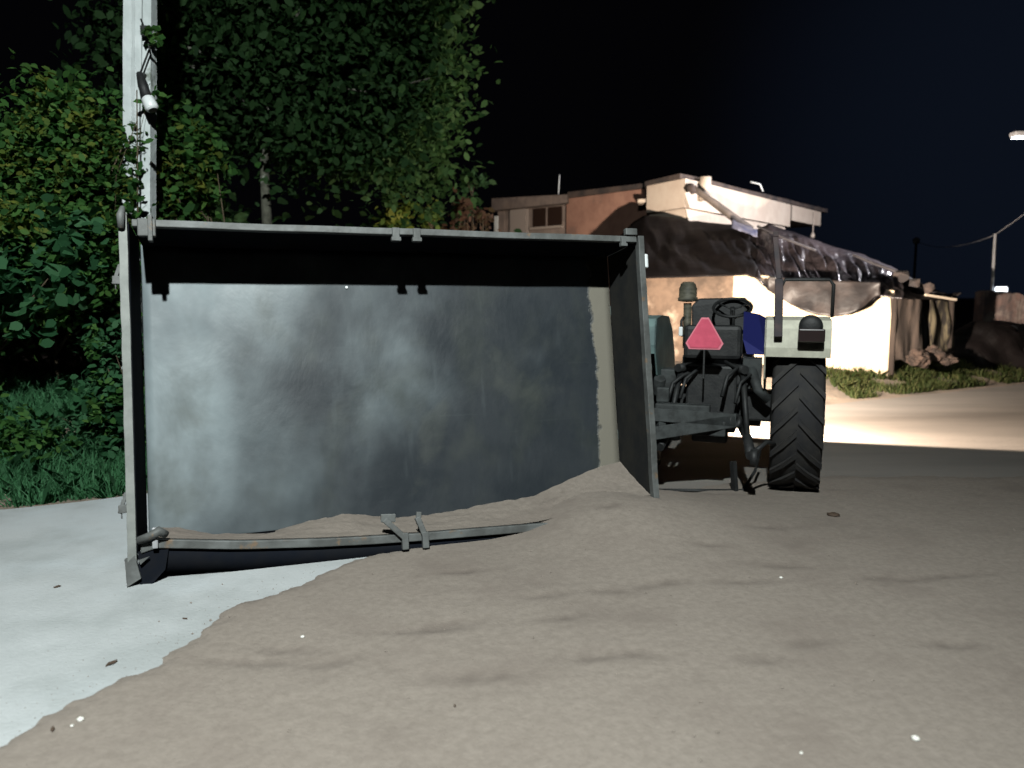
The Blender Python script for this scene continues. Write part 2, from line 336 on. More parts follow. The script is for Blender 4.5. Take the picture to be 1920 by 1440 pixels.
def mound(a, b):
    """spill over the lowered side board, in trailer-plan coordinates"""
    if b > .35: return 0
    top = .21
    ga = sm((a-2.0)/1.1)*(1-sm((a-LEN+.55)/1.7)); fb = sm(1+min(b, 0)/1.9)
    fb2 = math.exp(-(min(b, 0)/.62)**2)
    return top*ga*(.55*fb2+.45*fb*fb)
def sand_z(x, y):
    d = seg_dist(x, y)+.10*noise.noise((x*1.8, y*1.8, 0))+.05*noise.noise((x*6, y*6, 5))+.030*noise.noise((x*17, y*17, 5))+.012*noise.noise((x*45, y*45, 5))
    w = 1.0 if x < 1 else 2.2
    z = -.02+.050*sm((d+.06)/(.22*w)) + .05*sm(d/2.2)
    q = Vector((x, y, 0))-TO; a = q.dot(Lh); b = q.dot(Nh)
    z += mound(a, b)
    if d > 0:
        z += min(1, d*3)*((.006*noise.noise((x*.9, y*1.0, 1))+.0015*noise.noise((x*5, y*6, 2)))+.0025*noise.noise((x*14, y*15, 9)))
    for (dx, dy, rx, ry, an, dp) in dents:
        dp *= .38; ux = x-dx; uy = y-dy
        if abs(ux) < .5 and abs(uy) < .5:
            ca, sa = math.cos(an), math.sin(an); e = ((ux*ca+uy*sa)/rx)**2+((-ux*sa+uy*ca)/ry)**2
            if e < 9: z += -dp*math.exp(-e)
    return z
def dent_tone(x, y):  # strength of the darker colour in and around the dents
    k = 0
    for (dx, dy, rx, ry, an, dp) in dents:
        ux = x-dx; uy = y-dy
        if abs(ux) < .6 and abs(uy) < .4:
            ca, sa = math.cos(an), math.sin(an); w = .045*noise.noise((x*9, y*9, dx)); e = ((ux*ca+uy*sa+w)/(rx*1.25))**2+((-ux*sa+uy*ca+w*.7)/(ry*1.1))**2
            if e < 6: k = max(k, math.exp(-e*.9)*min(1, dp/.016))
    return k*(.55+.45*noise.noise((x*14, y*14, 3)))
sb = MB()
xs = np.concatenate([np.arange(-6, -2.4, .12), np.arange(-2.4, 4.9, .026), np.arange(4.9, 9.01, .12)])
ys = np.concatenate([np.arange(-3, 1.6, .2), np.arange(1.6, 7.3, .026)])
vs = [(float(x), float(y), sand_z(float(x), float(y))) for x in xs for y in ys]; ny = len(ys)
V = np.array(vs).reshape(len(xs), ny, 3)
fs = []
for i in range(len(xs)-1):
    for j in range(ny-1):
        if max(V[i, j, 2], V[i+1, j, 2], V[i, j+1, 2], V[i+1, j+1, 2]) > -.012:
            fs.append((i*ny+j, (i+1)*ny+j, (i+1)*ny+j+1, i*ny+j+1))
sb.add(vs, fs, True)
# the load still lying in the box, from the bowed board up to the box floor
def inner(u, v):
    a = .06+(LEN-.075)*u
    uf = interp(crest, a)
    ur = rail_u(a)+.012
    k = sm((a-2.25)/.9); ur = ur+(.03-ur)*k
    b = .03+(DEP-.034)*v
    wv = v**1.15
    z = ur+(uf-ur)*wv+.012*noise.noise((a*5, b*9, 2))*math.sin(math.pi*v)+.006*noise.noise((a*30, b*30, 2))*math.sin(math.pi*min(1, v*1.0))
    if v >= .999: z += .010*noise.noise((a*14, 0, 7))
    return TM @ Vector((a, b, z))
sb.grid(inner, 240, 26)
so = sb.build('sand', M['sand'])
at_ = so.data.attributes.new('dent_tone', 'FLOAT', 'POINT'); at_.data.foreach_set('value', np.array([max(0, dent_tone(v[0], v[1])) if (v[2] > -.012 and i < len(vs)) else 0 for i, v in enumerate(sb.v)], dtype=np.float32))
cl = MB(); rg = random.Random(5); ncl = 0
while ncl < 4200:      # loose clods and grains, thinning out past the sand's edge
    x = rg.uniform(-3.2, 4.6); y = rg.uniform(2.1, 6.6); d = seg_dist(x, y)
    if d < 0 and rg.random() > math.exp(d/.16): continue
    if d > .15 and rg.random() > .45: continue
    q = Vector((x, y, 0))-TO
    if 0 < q.dot(Lh) < LEN and q.dot(Nh) > -.05: continue
    sz = rg.uniform(.0015, .0040)*(1+2.0*(rg.random() > .96)); z = max(.006, sand_z(x, y)); ncl += 1
    v8 = [Vector((rg.uniform(.6, 1)*a, rg.uniform(.6, 1)*b, rg.uniform(.4, .8)*c))*sz+Vector((x, y, z+sz*.2)) for a, b, c in ((1,0,0),(-1,0,0),(0,1,0),(0,-1,0),(0,0,1),(0,0,-1))]
    cl.add(v8, [(0,2,4),(2,1,4),(1,3,4),(3,0,4),(2,0,5),(1,2,5),(3,1,5),(0,3,5)])
tag(cl.build('sand_grains', M['sand']), 'loose clods and grains of sand scattered over the sand and past its edge', 'sand grains', kind='stuff')
tag(so, 'brown river sand spilled out of the tipped trailer across the road', 'sand', kind='stuff')

# ================================================================== tipped trailer
T = empty('tipped_trailer', mat=TM)
tag(T, 'open box farm trailer tipped on its side, sand sliding out over its lower board', 'trailer')
fl = MB(); nx_, nz_ = 60, 34
def ff(u, v):
    a = .02+(LEN-.04)*u; z = -.07+(WID+.05)*v
    return (a, DEP+.006*noise.noise((a*1.6, z*2.1, 4)), z)
fl.grid(ff, nx_, nz_); o = fl.build('floor_panel', M['floor'], T, solid=.012)
o.modifiers['solid'].offset = 1
bt = MB().tube([(1.27, DEP+.004, 1.55), (1.27, DEP-.012, 1.55)], .009, 8); bt.build('bolt', M['white'], o)
# upper side board and its rail
ub = MB(); ub.box((.03, .03, WID-.03), (LEN-.03, DEP+.01, WID-.008)); ub = ub.build('side_board', M['dark_in'], T)
def rail_mb(fn, w=.042, n=40, a0=.03, a1=LEN-.03, d=.05):
    m = MB(); vs = []
    for i in range(n+1):
        a = a0+(a1-a0)*i/n; z = fn(a); j = .0018*noise.noise((a*6, 1, 1))
        vs += [(a, -.012+j, z-w/2), (a, d-.012, z-w/2), (a, d-.012, z+w/2), (a, -.012+j, z+w/2)]
    f = [(4*i+k, 4*i+(k+1) % 4, 4*i+4+(k+1) % 4, 4*i+4+k) for i in range(n) for k in range(4)]+[(3, 2, 1, 0), (4*n, 4*n+1, 4*n+2, 4*n+3)]
    return m.add(vs, f)
rail_mb(lambda a: WID-.012+.004*noise.noise((a*2, 0, 0))).build('rail', M['steel_rim'], ub, bevel=.005)
def bracket(a, u, sgn, parent, s=1.0):
    m = MB(); m.box((a-.022*s, -.03, u), (a+.022*s, .012, u+sgn*.085*s)); m.box((a-.03*s, -.036, u+sgn*.06*s), (a+.03*s, .0, u+sgn*.085*s))
    return m.build('latch_bracket', M['steel_rim'], parent, bevel=.003)
for px_b in (741, 780): bracket(on_plane(px_b, 440, 0).x, WID+.008, -1, ub)
MB().box((.06, -.03, WID-.09), (.155, .01, WID+.012)).build('corner_plate', M['steel_rim'], ub, bevel=.006)
MB().box((.115, -.045, WID-.12), (.14, .01, WID+.03)).build('latch_pin', M['steel_rim'], ub, bevel=.004); bracket(LEN-.14, WID+.0, -1, ub, .8)
h = MB(); h.box((LEN-.12, -.03, WID+.012), (LEN-.03, .01, WID+.06)); h.build('hinge_lug', M['steel_rim'], ub, bevel=.006)
# lower side board: bowed and forced open at the front
def lower(u, v):
    a = .03+(LEN-.06)*u; b = .0+(DEP+.0)*v; return (a, b, (rail_u(a)-.026)*(1-v)-.03*v+.004*noise.noise((a*3, b*3, 8)))
lb = MB().grid(lower, 50, 6).build('side_board', M['dark_in'], T, solid=.008)
lb['label'] = 'lower side board bowed down under the sand'
lb.modifiers['solid'].offset = 0
rail_mb(lambda a: rail_u(a)-.015, .048).build('rail', M['steel_rim'], lb, bevel=.005)
sk = MB(); sk.grid(lambda u, v: (.03+(LEN-.06)*u, .012+.03*v, rail_u(.03+(LEN-.06)*u)-.036-(.15-.085*u)*v), 40, 2); sk.build('shade_strip', M['dark_in'], lb, solid=.01)  # near-black strip added to widen the shadow band under the rail
def claw(a, u, lean, parent):
    m = MB(); m.bar((a+lean*.12, -.02, u+.11), (a, -.035, u-.01), .035, .03, (0, 1, 0)); m.bar((a+lean*.14, -.02, u+.12), (a+lean*.05, -.02, u+.115), .05, .02, (0, 1, 0)); m.box((a-.02, -.05, u-.08), (a+.02, -.012, u+.02))
    return m.build('latch_bracket', M['steel_rim'], parent, bevel=.004)
ra = on_plane(757, 1000, 0); rb_ = on_plane(795, 1000, 0)
claw(ra.x, rail_u(ra.x), -1, lb); claw(rb_.x, rail_u(rb_.x), -.35, lb)
lp = on_plane(291, 1010, 0)
MB().box((lp.x-.012, -.045, lp.z-.05), (lp.x+.018, -.012, lp.z+.065)).build('latch_pin', M['metalpole'], lb, bevel=.006)
m = MB(); m.tube([(.02, -.03, lp.z+.0), (.08, -.05, lp.z+.02), (.13, -.055, lp.z+.045), (.165, -.03, lp.z+.02)], [.022, .024, .028, .02], 8); m.build('latch_handle', M['steel_rim'], lb)
# rear end board (left) and front end board (right)
le = MB().box((-.012, .02, -.03), (.012, DEP+.01, WID+.0)).build('end_board', M['dark_in'], T); le['label'] = 'rear end board at the left of the tipped box'
def flange(a0, lo, hi, w, seed):
    m = MB(); n = 46; vs = []
    for i in range(n+1):
        z = lo+(hi-lo)*i/n; j = .006*noise.noise((z*3, seed, 1)); k = .010*noise.noise((z*5, seed, 7))
        vs += [(a0-w/2+j-abs(k)*.6, -.02+k*.5, z), (a0+w/2+j, -.02, z), (a0+w/2+j, .035, z), (a0-w/2+j, .035, z)]
    f = [(4*i+q, 4*i+(q+1) % 4, 4*i+4+(q+1) % 4, 4*i+4+q) for i in range(n) for q in range(4)]+[(3, 2, 1, 0), (4*n, 4*n+1, 4*n+2, 4*n+3)]
    return m.add(vs, f)
flange(-.012, -.10, WID+.045, .044, 2).build('rail', mat('chipped_pale_steel', (.25, .262, .245), .65, c2=(.17, .18, .17), scale=4, bump=.003, c3=(.13, .10, .07), c3scale=5, c3lo=.6, c3hi=.7), le, bevel=.003)
m = MB(); m.tube([(-.02, -.03, WID-.05), (-.02, -.045, WID+.02), (-.01, -.03, WID+.07)], [.02, .022, .014], 8); m.build('latch_pin', M['steel_rim'], le)
for z in (1.47, .20):
    m = MB(); m.box((-.075, -.012, z), (-.035, .012, z+.045)); m.bar((-.07, 0, z), (-.035, 0, z+.11), .02, .02, (0, 1, 0)); m.tube([(-.06, 0, z), (-.06, 0, z-.03)], .004, 6); m.build('hook', M['steel_rim'], le, bevel=.002)
m = MB()   # torn corner plates at the foot
m.add([(-.05, -.02, -.05), (.0, -.02, -.03), (.03, -.03, -.16), (-.04, -.03, -.20), (-.05, .01, -.05), (.0, .01, -.03), (.03, .0, -.16), (-.04, .0, -.20)], [(0,1,2,3),(7,6,5,4),(0,4,5,1),(1,5,6,2),(2,6,7,3),(3,7,4,0)])
m.add([(.02, -.035, -.06), (.075, -.035, -.045), (.03, -.035, -.085), (.02, -.02, -.06), (.075, -.02, -.045), (.03, -.02, -.085)], [(0,1,2),(5,4,3),(0,3,4,1),(1,4,5,2),(2,5,3,0)])
m.build('corner_plate', M['steel_rim'], le)
m = MB(); m.add([(.015, .0, -.02), (.17, .0, -.02), (.15, .0, -.13), (.06, -.01, -.225), (.02, 0, -.22), (.015, .03, -.02), (.17, .03, -.02), (.15, .03, -.13), (.06, .02, -.225), (.02, .03, -.22)], [(0,1,2,3,4),(9,8,7,6,5)]+[(i, i+5, (i+1) % 5+5, (i+1) % 5) for i in range(5)])
m.build('corner_gusset', M['dark_in'], le)
re_ = MB().box((LEN-.012, .02, -.01), (LEN+.012, DEP+.01, WID-.0)).build('end_board', mat('dark_dusty_board_paint', (.018, .019, .020), .85, spec=.15, c2=(.030, .029, .026), scale=4, bump=.002), T); re_['label'] = 'front end board on the tractor side'
flange(LEN+.0, -.02, WID+.012, .044, 9).build('rail', M['steel_rim'], re_, bevel=.004)
MB().tube([(LEN+.0, -.02, .0), (LEN+.005, -.03, -.035), (LEN+.01, -.01, -.05)], [.03, .032, .02], 10).build('foot', M['steel_rim'], re_)
m = MB()
for z in (.35, .9, 1.45): m.box((LEN+.014, .03, z), (LEN+.05, DEP, z+.045))
m.box((LEN+.014, .20, .03), (LEN+.045, .25, WID-.04)); m.build('stiffener', M['teal'], re_)
MB().box((LEN+.03, .0, 1.62), (LEN+.06, .03, 1.72)).build('reflector', M['white'], re_, bevel=.01)
# chassis, axle and wheels (behind the floor, now standing upright)
m = MB()
for u in (.42, 1.36): m.box((.15, DEP+.03, u), (LEN+.12, DEP+.13, u+.07))
for a in (.3, 1.1, 1.9, 2.7): m.box((a, DEP+.035, .04), (a+.06, DEP+.10, WID-.04))
m.build('chassis', M['teal'], T)
ax = MB(); ax.box((1.42, DEP+.55, .15), (1.52, DEP+.65, 1.68)); ax.box((1.40, DEP+.16, .46), (1.54, DEP+.56, .52)); ax.box((1.40, DEP+.16, 1.33), (1.54, DEP+.56, 1.39)); ax.box((1.15, DEP+.13, .45), (1.8, DEP+.16, .52)); ax.box((1.15, DEP+.13, 1.33), (1.8, DEP+.16, 1.40)); ax.build('axle', M['black'], T)
def wheel_mb(Mx, r, w, rim_r):
    t_ = MB(); prof = [(rim_r, -w*.42), (rim_r+.03, -w*.5), (r*.86, -w*.52), (r*.965, -w*.44), (r, -w*.28), (r, w*.28), (r*.965, w*.44), (r*.86, w*.52), (rim_r+.03, w*.5), (rim_r, w*.42)]
    t_.lathe(prof, Mx, 40)
    r_ = MB(); r_.lathe([(rim_r+.002, -w*.43), (rim_r-.01, -w*.30), (rim_r*.55, -w*.05), (.07, -w*.08), (.001, -w*.10)], Mx, 28); r_.lathe([(.001, w*.25), (rim_r*.5, w*.22), (rim_r-.01, w*.30), (rim_r+.002, w*.43)], Mx, 28)
    return t_, r_
for u in (.24, 1.60):
    Mx = Matrix.Translation((1.47, DEP+.60, u)) @ Matrix(((1, 0, 0, 0), (0, 1, 0, 0), (0, 0, 1, 0), (0, 0, 0, 1)))
    t_, r_ = wheel_mb(Mx, .40, .2, .22); w = t_.build('wheel', M['tyre'], T); r_.build('rim', M['drawbar'], w)
# drawbar: triangular frame reaching from the chassis toward the tractor hitch
HITCH = TI @ Vector((1.72, 5.86, .62))
db = MB(); p1 = Vector((LEN+.05, DEP+.08, .42)); p2 = Vector((LEN+.05, DEP+.08, .62))
db.bar(p1, HITCH, .07, .10); db.bar(p2, HITCH, .07, .10); db.bar(p1.lerp(HITCH, .35), p2.lerp(HITCH, .35), .05, .06, (1, 0, 0))
d_ = db.build('drawbar', M['drawbar'], T, bevel=.004)
MB().lathe([(.025, -.02), (.055, -.025), (.06, 0), (.055, .025), (.025, .02), (.025, -.02)], Matrix.Translation(HITCH) @ Matrix.Rotation(R(90), 4, 'X'), 20).build('tow_ring', M['black'], d_)
# prop stand frame lying by the ground on the hitch side
def TL(p): return TI @ Vector(p)
g1 = gnd(1232, 919, .03); g2 = gnd(1400, 920, .03); g3 = gnd(1383, 893, .16); g4 = gnd(1440, 888, .2)
ps = MB(); ps.tube([TL(g1), TL(g2)], .013, 6); ps.bar(TL(gnd(1378, 921, .03)), TL((gnd(1374, 921, .03)+Vector((0, .02, .24)))), .05, .03, (1, 0, 0)); ps.tube([TL(gnd(1392, 921, .03)), TL(gnd(1425, 921, .03)+Vector((.02, .2, .12))), TL(gnd(1425, 921, .03)+Vector((.12, .4, .25)))], .012, 6)
ps.build('prop_stand', M['black'], T)

# ================================================================== tractor
RC = Vector((1.70, 6.42, 0)); TYAW = R(-19)
K = empty('farm_tractor', RC, TYAW)
tag(K, 'farm tractor with cream fenders and pink triangle seen from behind, its headlamps lit', 'tractor')
RX = Matrix.Rotation(R(90), 4, 'Y')
def rear_tyre(x, s):
    r, w = .68, .37; Mx = Matrix.Translation((x, 0, r-.01)) @ RX
    m = MB(); prof = [(.34, -w*.40), (.37, -w*.47), (.50, -w*.52), (.60, -w*.50), (.645, -w*.44), (.652, -w*.2), (.655, 0), (.652, w*.2), (.645, w*.44), (.60, w*.50), (.50, w*.52), (.37, w*.47), (.34, w*.40)]
    m.lathe(prof, Mx, 56)
    n = 22   # chevron lugs
    for k in range(n):
        for sd in (-1, 1):
            a0 = 2*math.pi*(k+(.5 if sd > 0 else 0))/n; pts = []
            for t, rr in ((.02, .655), (.5, .655), (1.0, .645)):
                aa = a0+t*.30; h = sd*t*w*.5
                for da in (-.035, .035):
                    for q in (0, .022):
                        pts.append(Mx @ Vector(((rr+q)*math.cos(aa+da), (rr+q)*math.sin(aa+da), h)))
            f = []
            for q in range(2):
                b = 4*q; f += [(b, b+4, b+5, b+1), (b+1, b+5, b+7, b+3), (b+3, b+7, b+6, b+2), (b+2, b+6, b+4, b)]
            f += [(0, 1, 3, 2), (8, 10, 11, 9)]
            m.add(pts, f)
    o = m.build('rear_tyre' if False else 'rear_wheel', M['tyre'], K)
    rm = MB(); rm.lathe([(.342, -w*.41), (.33, -w*.3), (.30, -w*.1*s), (.12, -w*.02*s), (.12, w*.05), (.001, w*.05)], Mx, 32); rm.lathe([(.342, w*.41), (.33, w*.3), (.30, w*.1)], Mx, 32)
    rm.build('rim', M['fender'], o)
    return o
rear_tyre(.655, 1); rear_tyre(-.655, -1)
for x in (.55, -.55):
    Mx = Matrix.Translation((x, 1.83, .30)) @ RX; t_, r_ = wheel_mb(Mx, .31, .17, .19); w = t_.build('front_wheel', M['tyre'], K); r_.build('rim', M['fender'], w)
# fenders: curved mudguards with a squared rear drop
def fender(x0, x1, m_, side):
    prof = [(-.62, 1.13), (-.635, 1.20), (-.63, 1.34), (-.58, 1.40), (-.3, 1.42), (.1, 1.40), (.35, 1.28), (.55, 1.05), (.62, .85)]
    m = MB(); vs = []
    for (y, z) in prof: vs += [(x0, y, z), (x1, y, z)]
    f = [(2*i, 2*i+1, 2*i+3, 2*i+2) for i in range(len(prof)-1)]; m.add(vs, f)
    xi = x0 if side > 0 else x1
    pi_ = [(xi, y, z) for y, z in prof]+[(xi, .3, .75), (xi, -.2, .80), (xi, -.5, .95)]
    m.add(pi_, [tuple(range(len(pi_)))])
    return m.build('fender', m_, K, bevel=0, solid=.012)
fr = fender(.40, .86, M['fender'], 1)
flf = fender(-.86, -.40, M['fender_shaded'], -1); flf['label'] = 'left fender, its shade behind the trailer put into its colour'
# lamp cluster on the right fender
m = MB(); m.box((.63, -.74, 1.25), (.81, -.655, 1.345))
tl = m.build('tail_lamp', M['glassdark'], fr, bevel=.01)
m = MB(); m.lathe([(.001, -.06), (.07, -.06), (.082, -.03), (.082, .05), (.05, .07), (.001, .07)], Matrix.Translation((.715, -.64, 1.36)) @ Matrix.Rotation(R(90), 4, 'X'), 22); m.build('work_lamp', M['black'], fr)
m = MB(); m.tube([(.50, -.45, 1.40), (.50, -.47, 1.64), (.53, -.47, 1.70), (.84, -.40, 1.70), (.87, -.40, 1.66), (.87, -.38, 1.42)], .014, 8); m.build('grab_rail', M['black'], fr)
# canopy post clamped on the fender, canopy long gone
m = MB(); m.bar((.495, -.68, 1.28), (.485, -.62, 1.70), .058, .05, (0, 1, 0)); m.bar((.485, -.62, 1.70), (.445, -.56, 2.02), .038, .034, (0, 1, 0)); m.box((.43, -.585, 2.01), (.47, -.54, 2.05)); m.build('canopy_post', mat('rusty_dark_post', (.07, .045, .045), .7, c2=(.03, .025, .03), scale=8), K, bevel=.004)
# body
m = MB()
m.box((-.20, -.30, .48), (.20, .42, 1.02)); m.box((-.26, -.28, .86), (.26, .2, 1.0)); m.box((-.15, .4, .42), (.17, 1.25, .86)); m.box((-.17, 1.25, .40), (.17, 1.95, .80))
m.box((-.55, -.13, .56), (.55, .13, .80)); m.box((-.14, -.34, .40), (.14, -.18, .58)); m.box((-.5, 1.77, .32), (.5, 1.89, .42))
m.build('transmission', M['black'], K, bevel=.02)
m = MB(); m.add([(-.26, .95, .85), (.26, .95, .85), (.26, .95, 1.40), (.18, .95, 1.50), (-.18, .95, 1.50), (-.26, .95, 1.40), (-.22, 2.1, .75), (.22, 2.1, .75), (.22, 2.1, 1.26), (.15, 2.1, 1.34), (-.15, 2.1, 1.34), (-.22, 2.1, 1.26)], [(5,4,3,2,1,0),(6,7,8,9,10,11)]+[(i, (i+1) % 6, (i+1) % 6+6, i+6) for i in range(6)])
m.build('hood', M['blue'], K, bevel=.02)
m = MB(); m.box((-.30, .28, .80), (.30, .66, 1.06)); m.build('seat_platform', M['black'], K, bevel=.02)
m = MB(); m.add([(-.25, .70, .92), (.22, .70, .92), (.24, .74, 1.50), (.20, .76, 1.56), (-.22, .76, 1.55), (-.28, .74, 1.48), (-.25, .96, .92), (.22, .96, .92), (.24, .96, 1.50), (.2, .96, 1.55), (-.22, .96, 1.54), (-.28, .96, 1.48)], [(0,1,2,3,4,5),(11,10,9,8,7,6)]+[(i, i+6, (i+1) % 6+6, (i+1) % 6) for i in range(6)])
m.build('dashboard', M['black'], K, bevel=.015)
# steering wheel
Ms = Matrix.Translation((.10, .56, 1.47)) @ Matrix.Rotation(R(28), 4, 'X')
m = MB(); m.tube([Ms @ Vector((.165*math.cos(a), .165*math.sin(a), 0)) for a in [2*math.pi*k/28 for k in range(29)]], .014, 8, caps=False)
for k in range(3):
    a = k*2.094+.5; m.tube([Ms @ Vector((0, 0, -.02)), Ms @ Vector((.155*math.cos(a), .155*math.sin(a), 0))], .009, 6)
m.tube([Ms @ Vector((0, 0, 0)), Ms @ Vector((0, .0, -.35))], .022, 8); m.build('steering_wheel', M['black'], K)
# seat
m = MB(); m.box((-.24, -.12, 1.02), (.22, .28, 1.10)); m.box((-.24, -.19, 1.06), (.22, -.11, 1.34)); st = m.build('seat', M['black'], K, bevel=.035)
# pre-cleaner on its stack, exhaust
m = MB(); m.tube([(-.37, 1.25, 1.05), (-.37, 1.25, 1.50)], .04, 12); m.lathe([(.001, .19), (.05, .19), (.075, .165), (.08, .14), (.088, .13), (.088, .04), (.098, .03), (.098, .0), (.04, -.01)], Matrix.Translation((-.37, 1.25, 1.52)), 24); m.build('air_cleaner', mat('dusty_olive_metal', (.05, .05, .035), .6, c2=(.16, .15, .11), scale=6, stretch=(1, 1, 3)), K)
MB().tube([(-.31, .8, 1.20), (-.36, .76, 1.2), (-.37, .76, 1.26), (-.37, .76, 1.34), (-.35, .78, 1.37)], .014, 8).build('side_mirror_arm', M['black'], K)
# blue mudguard cheek between hood and right fender
m = MB(); m.add([(.26, .25, 1.08), (.425, .2, 1.08), (.425, .15, 1.38), (.34, .25, 1.42), (.22, .35, 1.44), (.22, .35, 1.2)], [(0, 1, 2, 3, 4, 5)]); m.build('cowl_panel', mat('bright_blue_panel', (.02, .025, .15), .5), K, solid=.02)
# triangle
TR = Matrix.Translation((-.035, -.62, 1.185))
def tri(s, y, cut=.16):
    c = [Vector((-.5, 0, 0)), Vector((.5, 0, 0)), Vector((0, 0, .86))]; out = []
    for i in range(3):
        p, q, r = c[i-1], c[i], c[(i+1) % 3]; out += [q.lerp(p, cut), q.lerp(r, cut)]
    cen = Vector((0, 0, .30)); return [cen*s+(p-cen)*s + Vector((0, y, 0)) for p in out]
def plate(s, y0, y1, cz=0):
    A = [TR @ (p+Vector((0, 0, cz))) for p in tri(s, y0)]; B = [TR @ (p+Vector((0, 0, cz))) for p in tri(s, y1)]
    return MB().add(A+B, [tuple(range(6)), tuple(reversed(range(6, 12)))]+[(i, (i+1) % 6, (i+1) % 6+6, i+6) for i in range(6)])
tp = plate(.335, 0, .01, -.012).build('warning_triangle', M['pinkrim'], K); plate(.30, -.006, .0).build('reflector', M['pink'], tp)
MB().bar((-.035, -.60, .95), (-.035, -.60, 1.22), .03, .012, (1, 0, 0)).build('bracket', M['black'], tp)
MB().box((-.235, -.58, 1.27), (-.205, -.55, 1.34)).build('marker_reflector', M['white'], K, bevel=.005)
# linkage, drawbar, hoses
m = MB()
for s in (-1, 1):
    m.tube([(s*.22, -.15, .55), (s*.30, -.55, .50), (s*.34, -.85 if s > 0 else -.75, .42)], [.035, .035, .04], 8)
    m.tube([(s*.30, -.55, .52), (s*.24, -.30, .98)], .022, 8)
    m.tube([(s*.16, -.18, 1.0), (s*.26, -.36, 1.0)], .035, 8)
m.lathe([(.02, -.02), (.06, -.025), (.065, .025), (.02, .02)], Matrix.Translation((.36, -.86, .41)) @ RX, 16)
m.tube([(.34, -.82, .42), (.44, -.70, .50), (.50, -.60, .47)], .018, 8)
m.build('lift_arms', M['black'], K)
m = MB(); m.box((-.40, -.62, .60), (.02, -.52, .74)); m.box((-.12, -.6, .50), (.14, -.35, .62)); m.box((-.40, -.56, .74), (-.30, -.50, .86)); m.build('hitch', M['drawbar'], K, bevel=.012)
m = MB()
for i, (x, z, r) in enumerate(((-.32, .88, .016), (-.22, .92, .014), (.1, .95, .016), (.2, .9, .014))):
    m.tube([(x, -.5, z-.15), (x+.03, -.42, z), (x+.1, -.35, z+.06), (x*.5+.05, -.25, z+.1)], r, 8)
m.build('hydraulic_hoses', M['black'], K)
m = MB(); m.tube([(-.34, -.2, .7), (-.4, -.45, .82), (-.38, -.5, .93)], .05, 10); m.box((-.46, -.30, .80), (-.28, -.12, .98))
m2 = MB(); m2.box((.24, -.24, .84), (.38, -.06, 1.08)); m2.tube([(.30, -.23, 1.0), (.36, -.32, .84), (.44, -.3, .76)], .04, 8); m2.build('lift_cylinder', M['drawbar'], K)
m.build('brake_housing', M['drawbar'], K, bevel=.01)
m = MB(); m.box((-.38, .35, .44), (-.22, .85, .50)); m.box((.22, .35, .44), (.38, .85, .50)); m.build('footboard', M['black'], K)
TKI = K.matrix_basis if False else (Matrix.Translation(RC) @ Matrix.Rotation(TYAW, 4, 'Z')).inverted()
for s in (-1, 1):
    Mh = Matrix.Translation((s*.26, 2.06, 1.20)) @ Matrix.Rotation(R(-90), 4, 'X')
    m = MB(); m.lathe([(.001, -.10), (.06, -.08), (.09, -.01), (.092, .03)], Mh, 20); hl = m.build('headlight', M['black'], K)
    MB().lathe([(.001, .03), (.05, .028), (.086, .02)], Mh, 20).build('lens', M['lens'], hl)

# ================================================================== foliage
def leaf_cloud(P, size, jitter=.35, up=.35, aspect=.62, seed=0, droop=0):
    """numpy: positions (n,3) -> ovate leaves, slightly folded, random facing"""
    r = np.random.default_rng(seed); n = len(P); s = size*(1+jitter*(r.random(n)*2-1))
    d = r.normal(size=(n, 3)); d[:, 2] = d[:, 2]*.6-droop; d /= np.linalg.norm(d, axis=1)[:, None]
    nn = r.normal(size=(n, 3)); nn[:, 2] += up*3; nn[:, 1] -= up*2.0; nn -= d*np.sum(nn*d, 1)[:, None]; nn /= np.linalg.norm(nn, axis=1)[:, None]
    w = np.cross(d, nn)
    sh = [(-.5, 0), (-.22, .42), (.18, .46), (.55, 0), (.18, -.46), (-.22, -.42)]
    V = np.stack([P+d*(a*s)[:, None]+w*(b*aspect*s)[:, None]+nn*(abs(b)*.22*s)[:, None] for a, b in sh], 1)
    return V.reshape(-1, 3)
def leaf_obj(name, P, size, m_, parent=None, seed=0, **kw):
    V = leaf_cloud(P, size, seed=seed, **kw); n = len(P)
    me = bpy.data.meshes.new(name); me.vertices.add(len(V)); me.vertices.foreach_set('co', V.astype(np.float32).ravel())
    me.loops.add(6*n); me.loops.foreach_set('vertex_index', np.arange(6*n, dtype=np.int32)); me.polygons.add(n)
    me.polygons.foreach_set('loop_start', np.arange(0, 6*n, 6, dtype=np.int32)); me.polygons.foreach_set('loop_total', np.full(n, 6, np.int32))
    me.update(calc_edges=True); me.materials.append(m_)
    o = bpy.data.objects.new(name, me); COL.objects.link(o)
    if parent is not None: o.parent = parent
    return o
def clumps(blobs, ncl, per, spread, seed, shell=.55):
    """points: clumps inside ellipsoid blobs"""
    r = np.random.default_rng(seed); out = []; cs = []
    tot = sum(b[3]*b[4]*b[5] for b in blobs)
    for (cx, cy, cz, rx, ry, rz) in blobs:
        k = max(3, int(ncl*rx*ry*rz/tot)); d = r.normal(size=(k, 3)); d /= np.linalg.norm(d, axis=1)[:, None]
        rad = (shell+(1-shell)*r.random(k))**1.0*(.75+.4*r.random(k))
        c = np.array([cx, cy, cz])+d*rad[:, None]*np.array([rx, ry, rz]); cs.append(c)
    C = np.concatenate(cs); 
    P = np.repeat(C, per, 0)+r.normal(size=(len(C)*per, 3))*spread*np.repeat(.5+r.random(len(C)), per)[:, None]
    return C, P
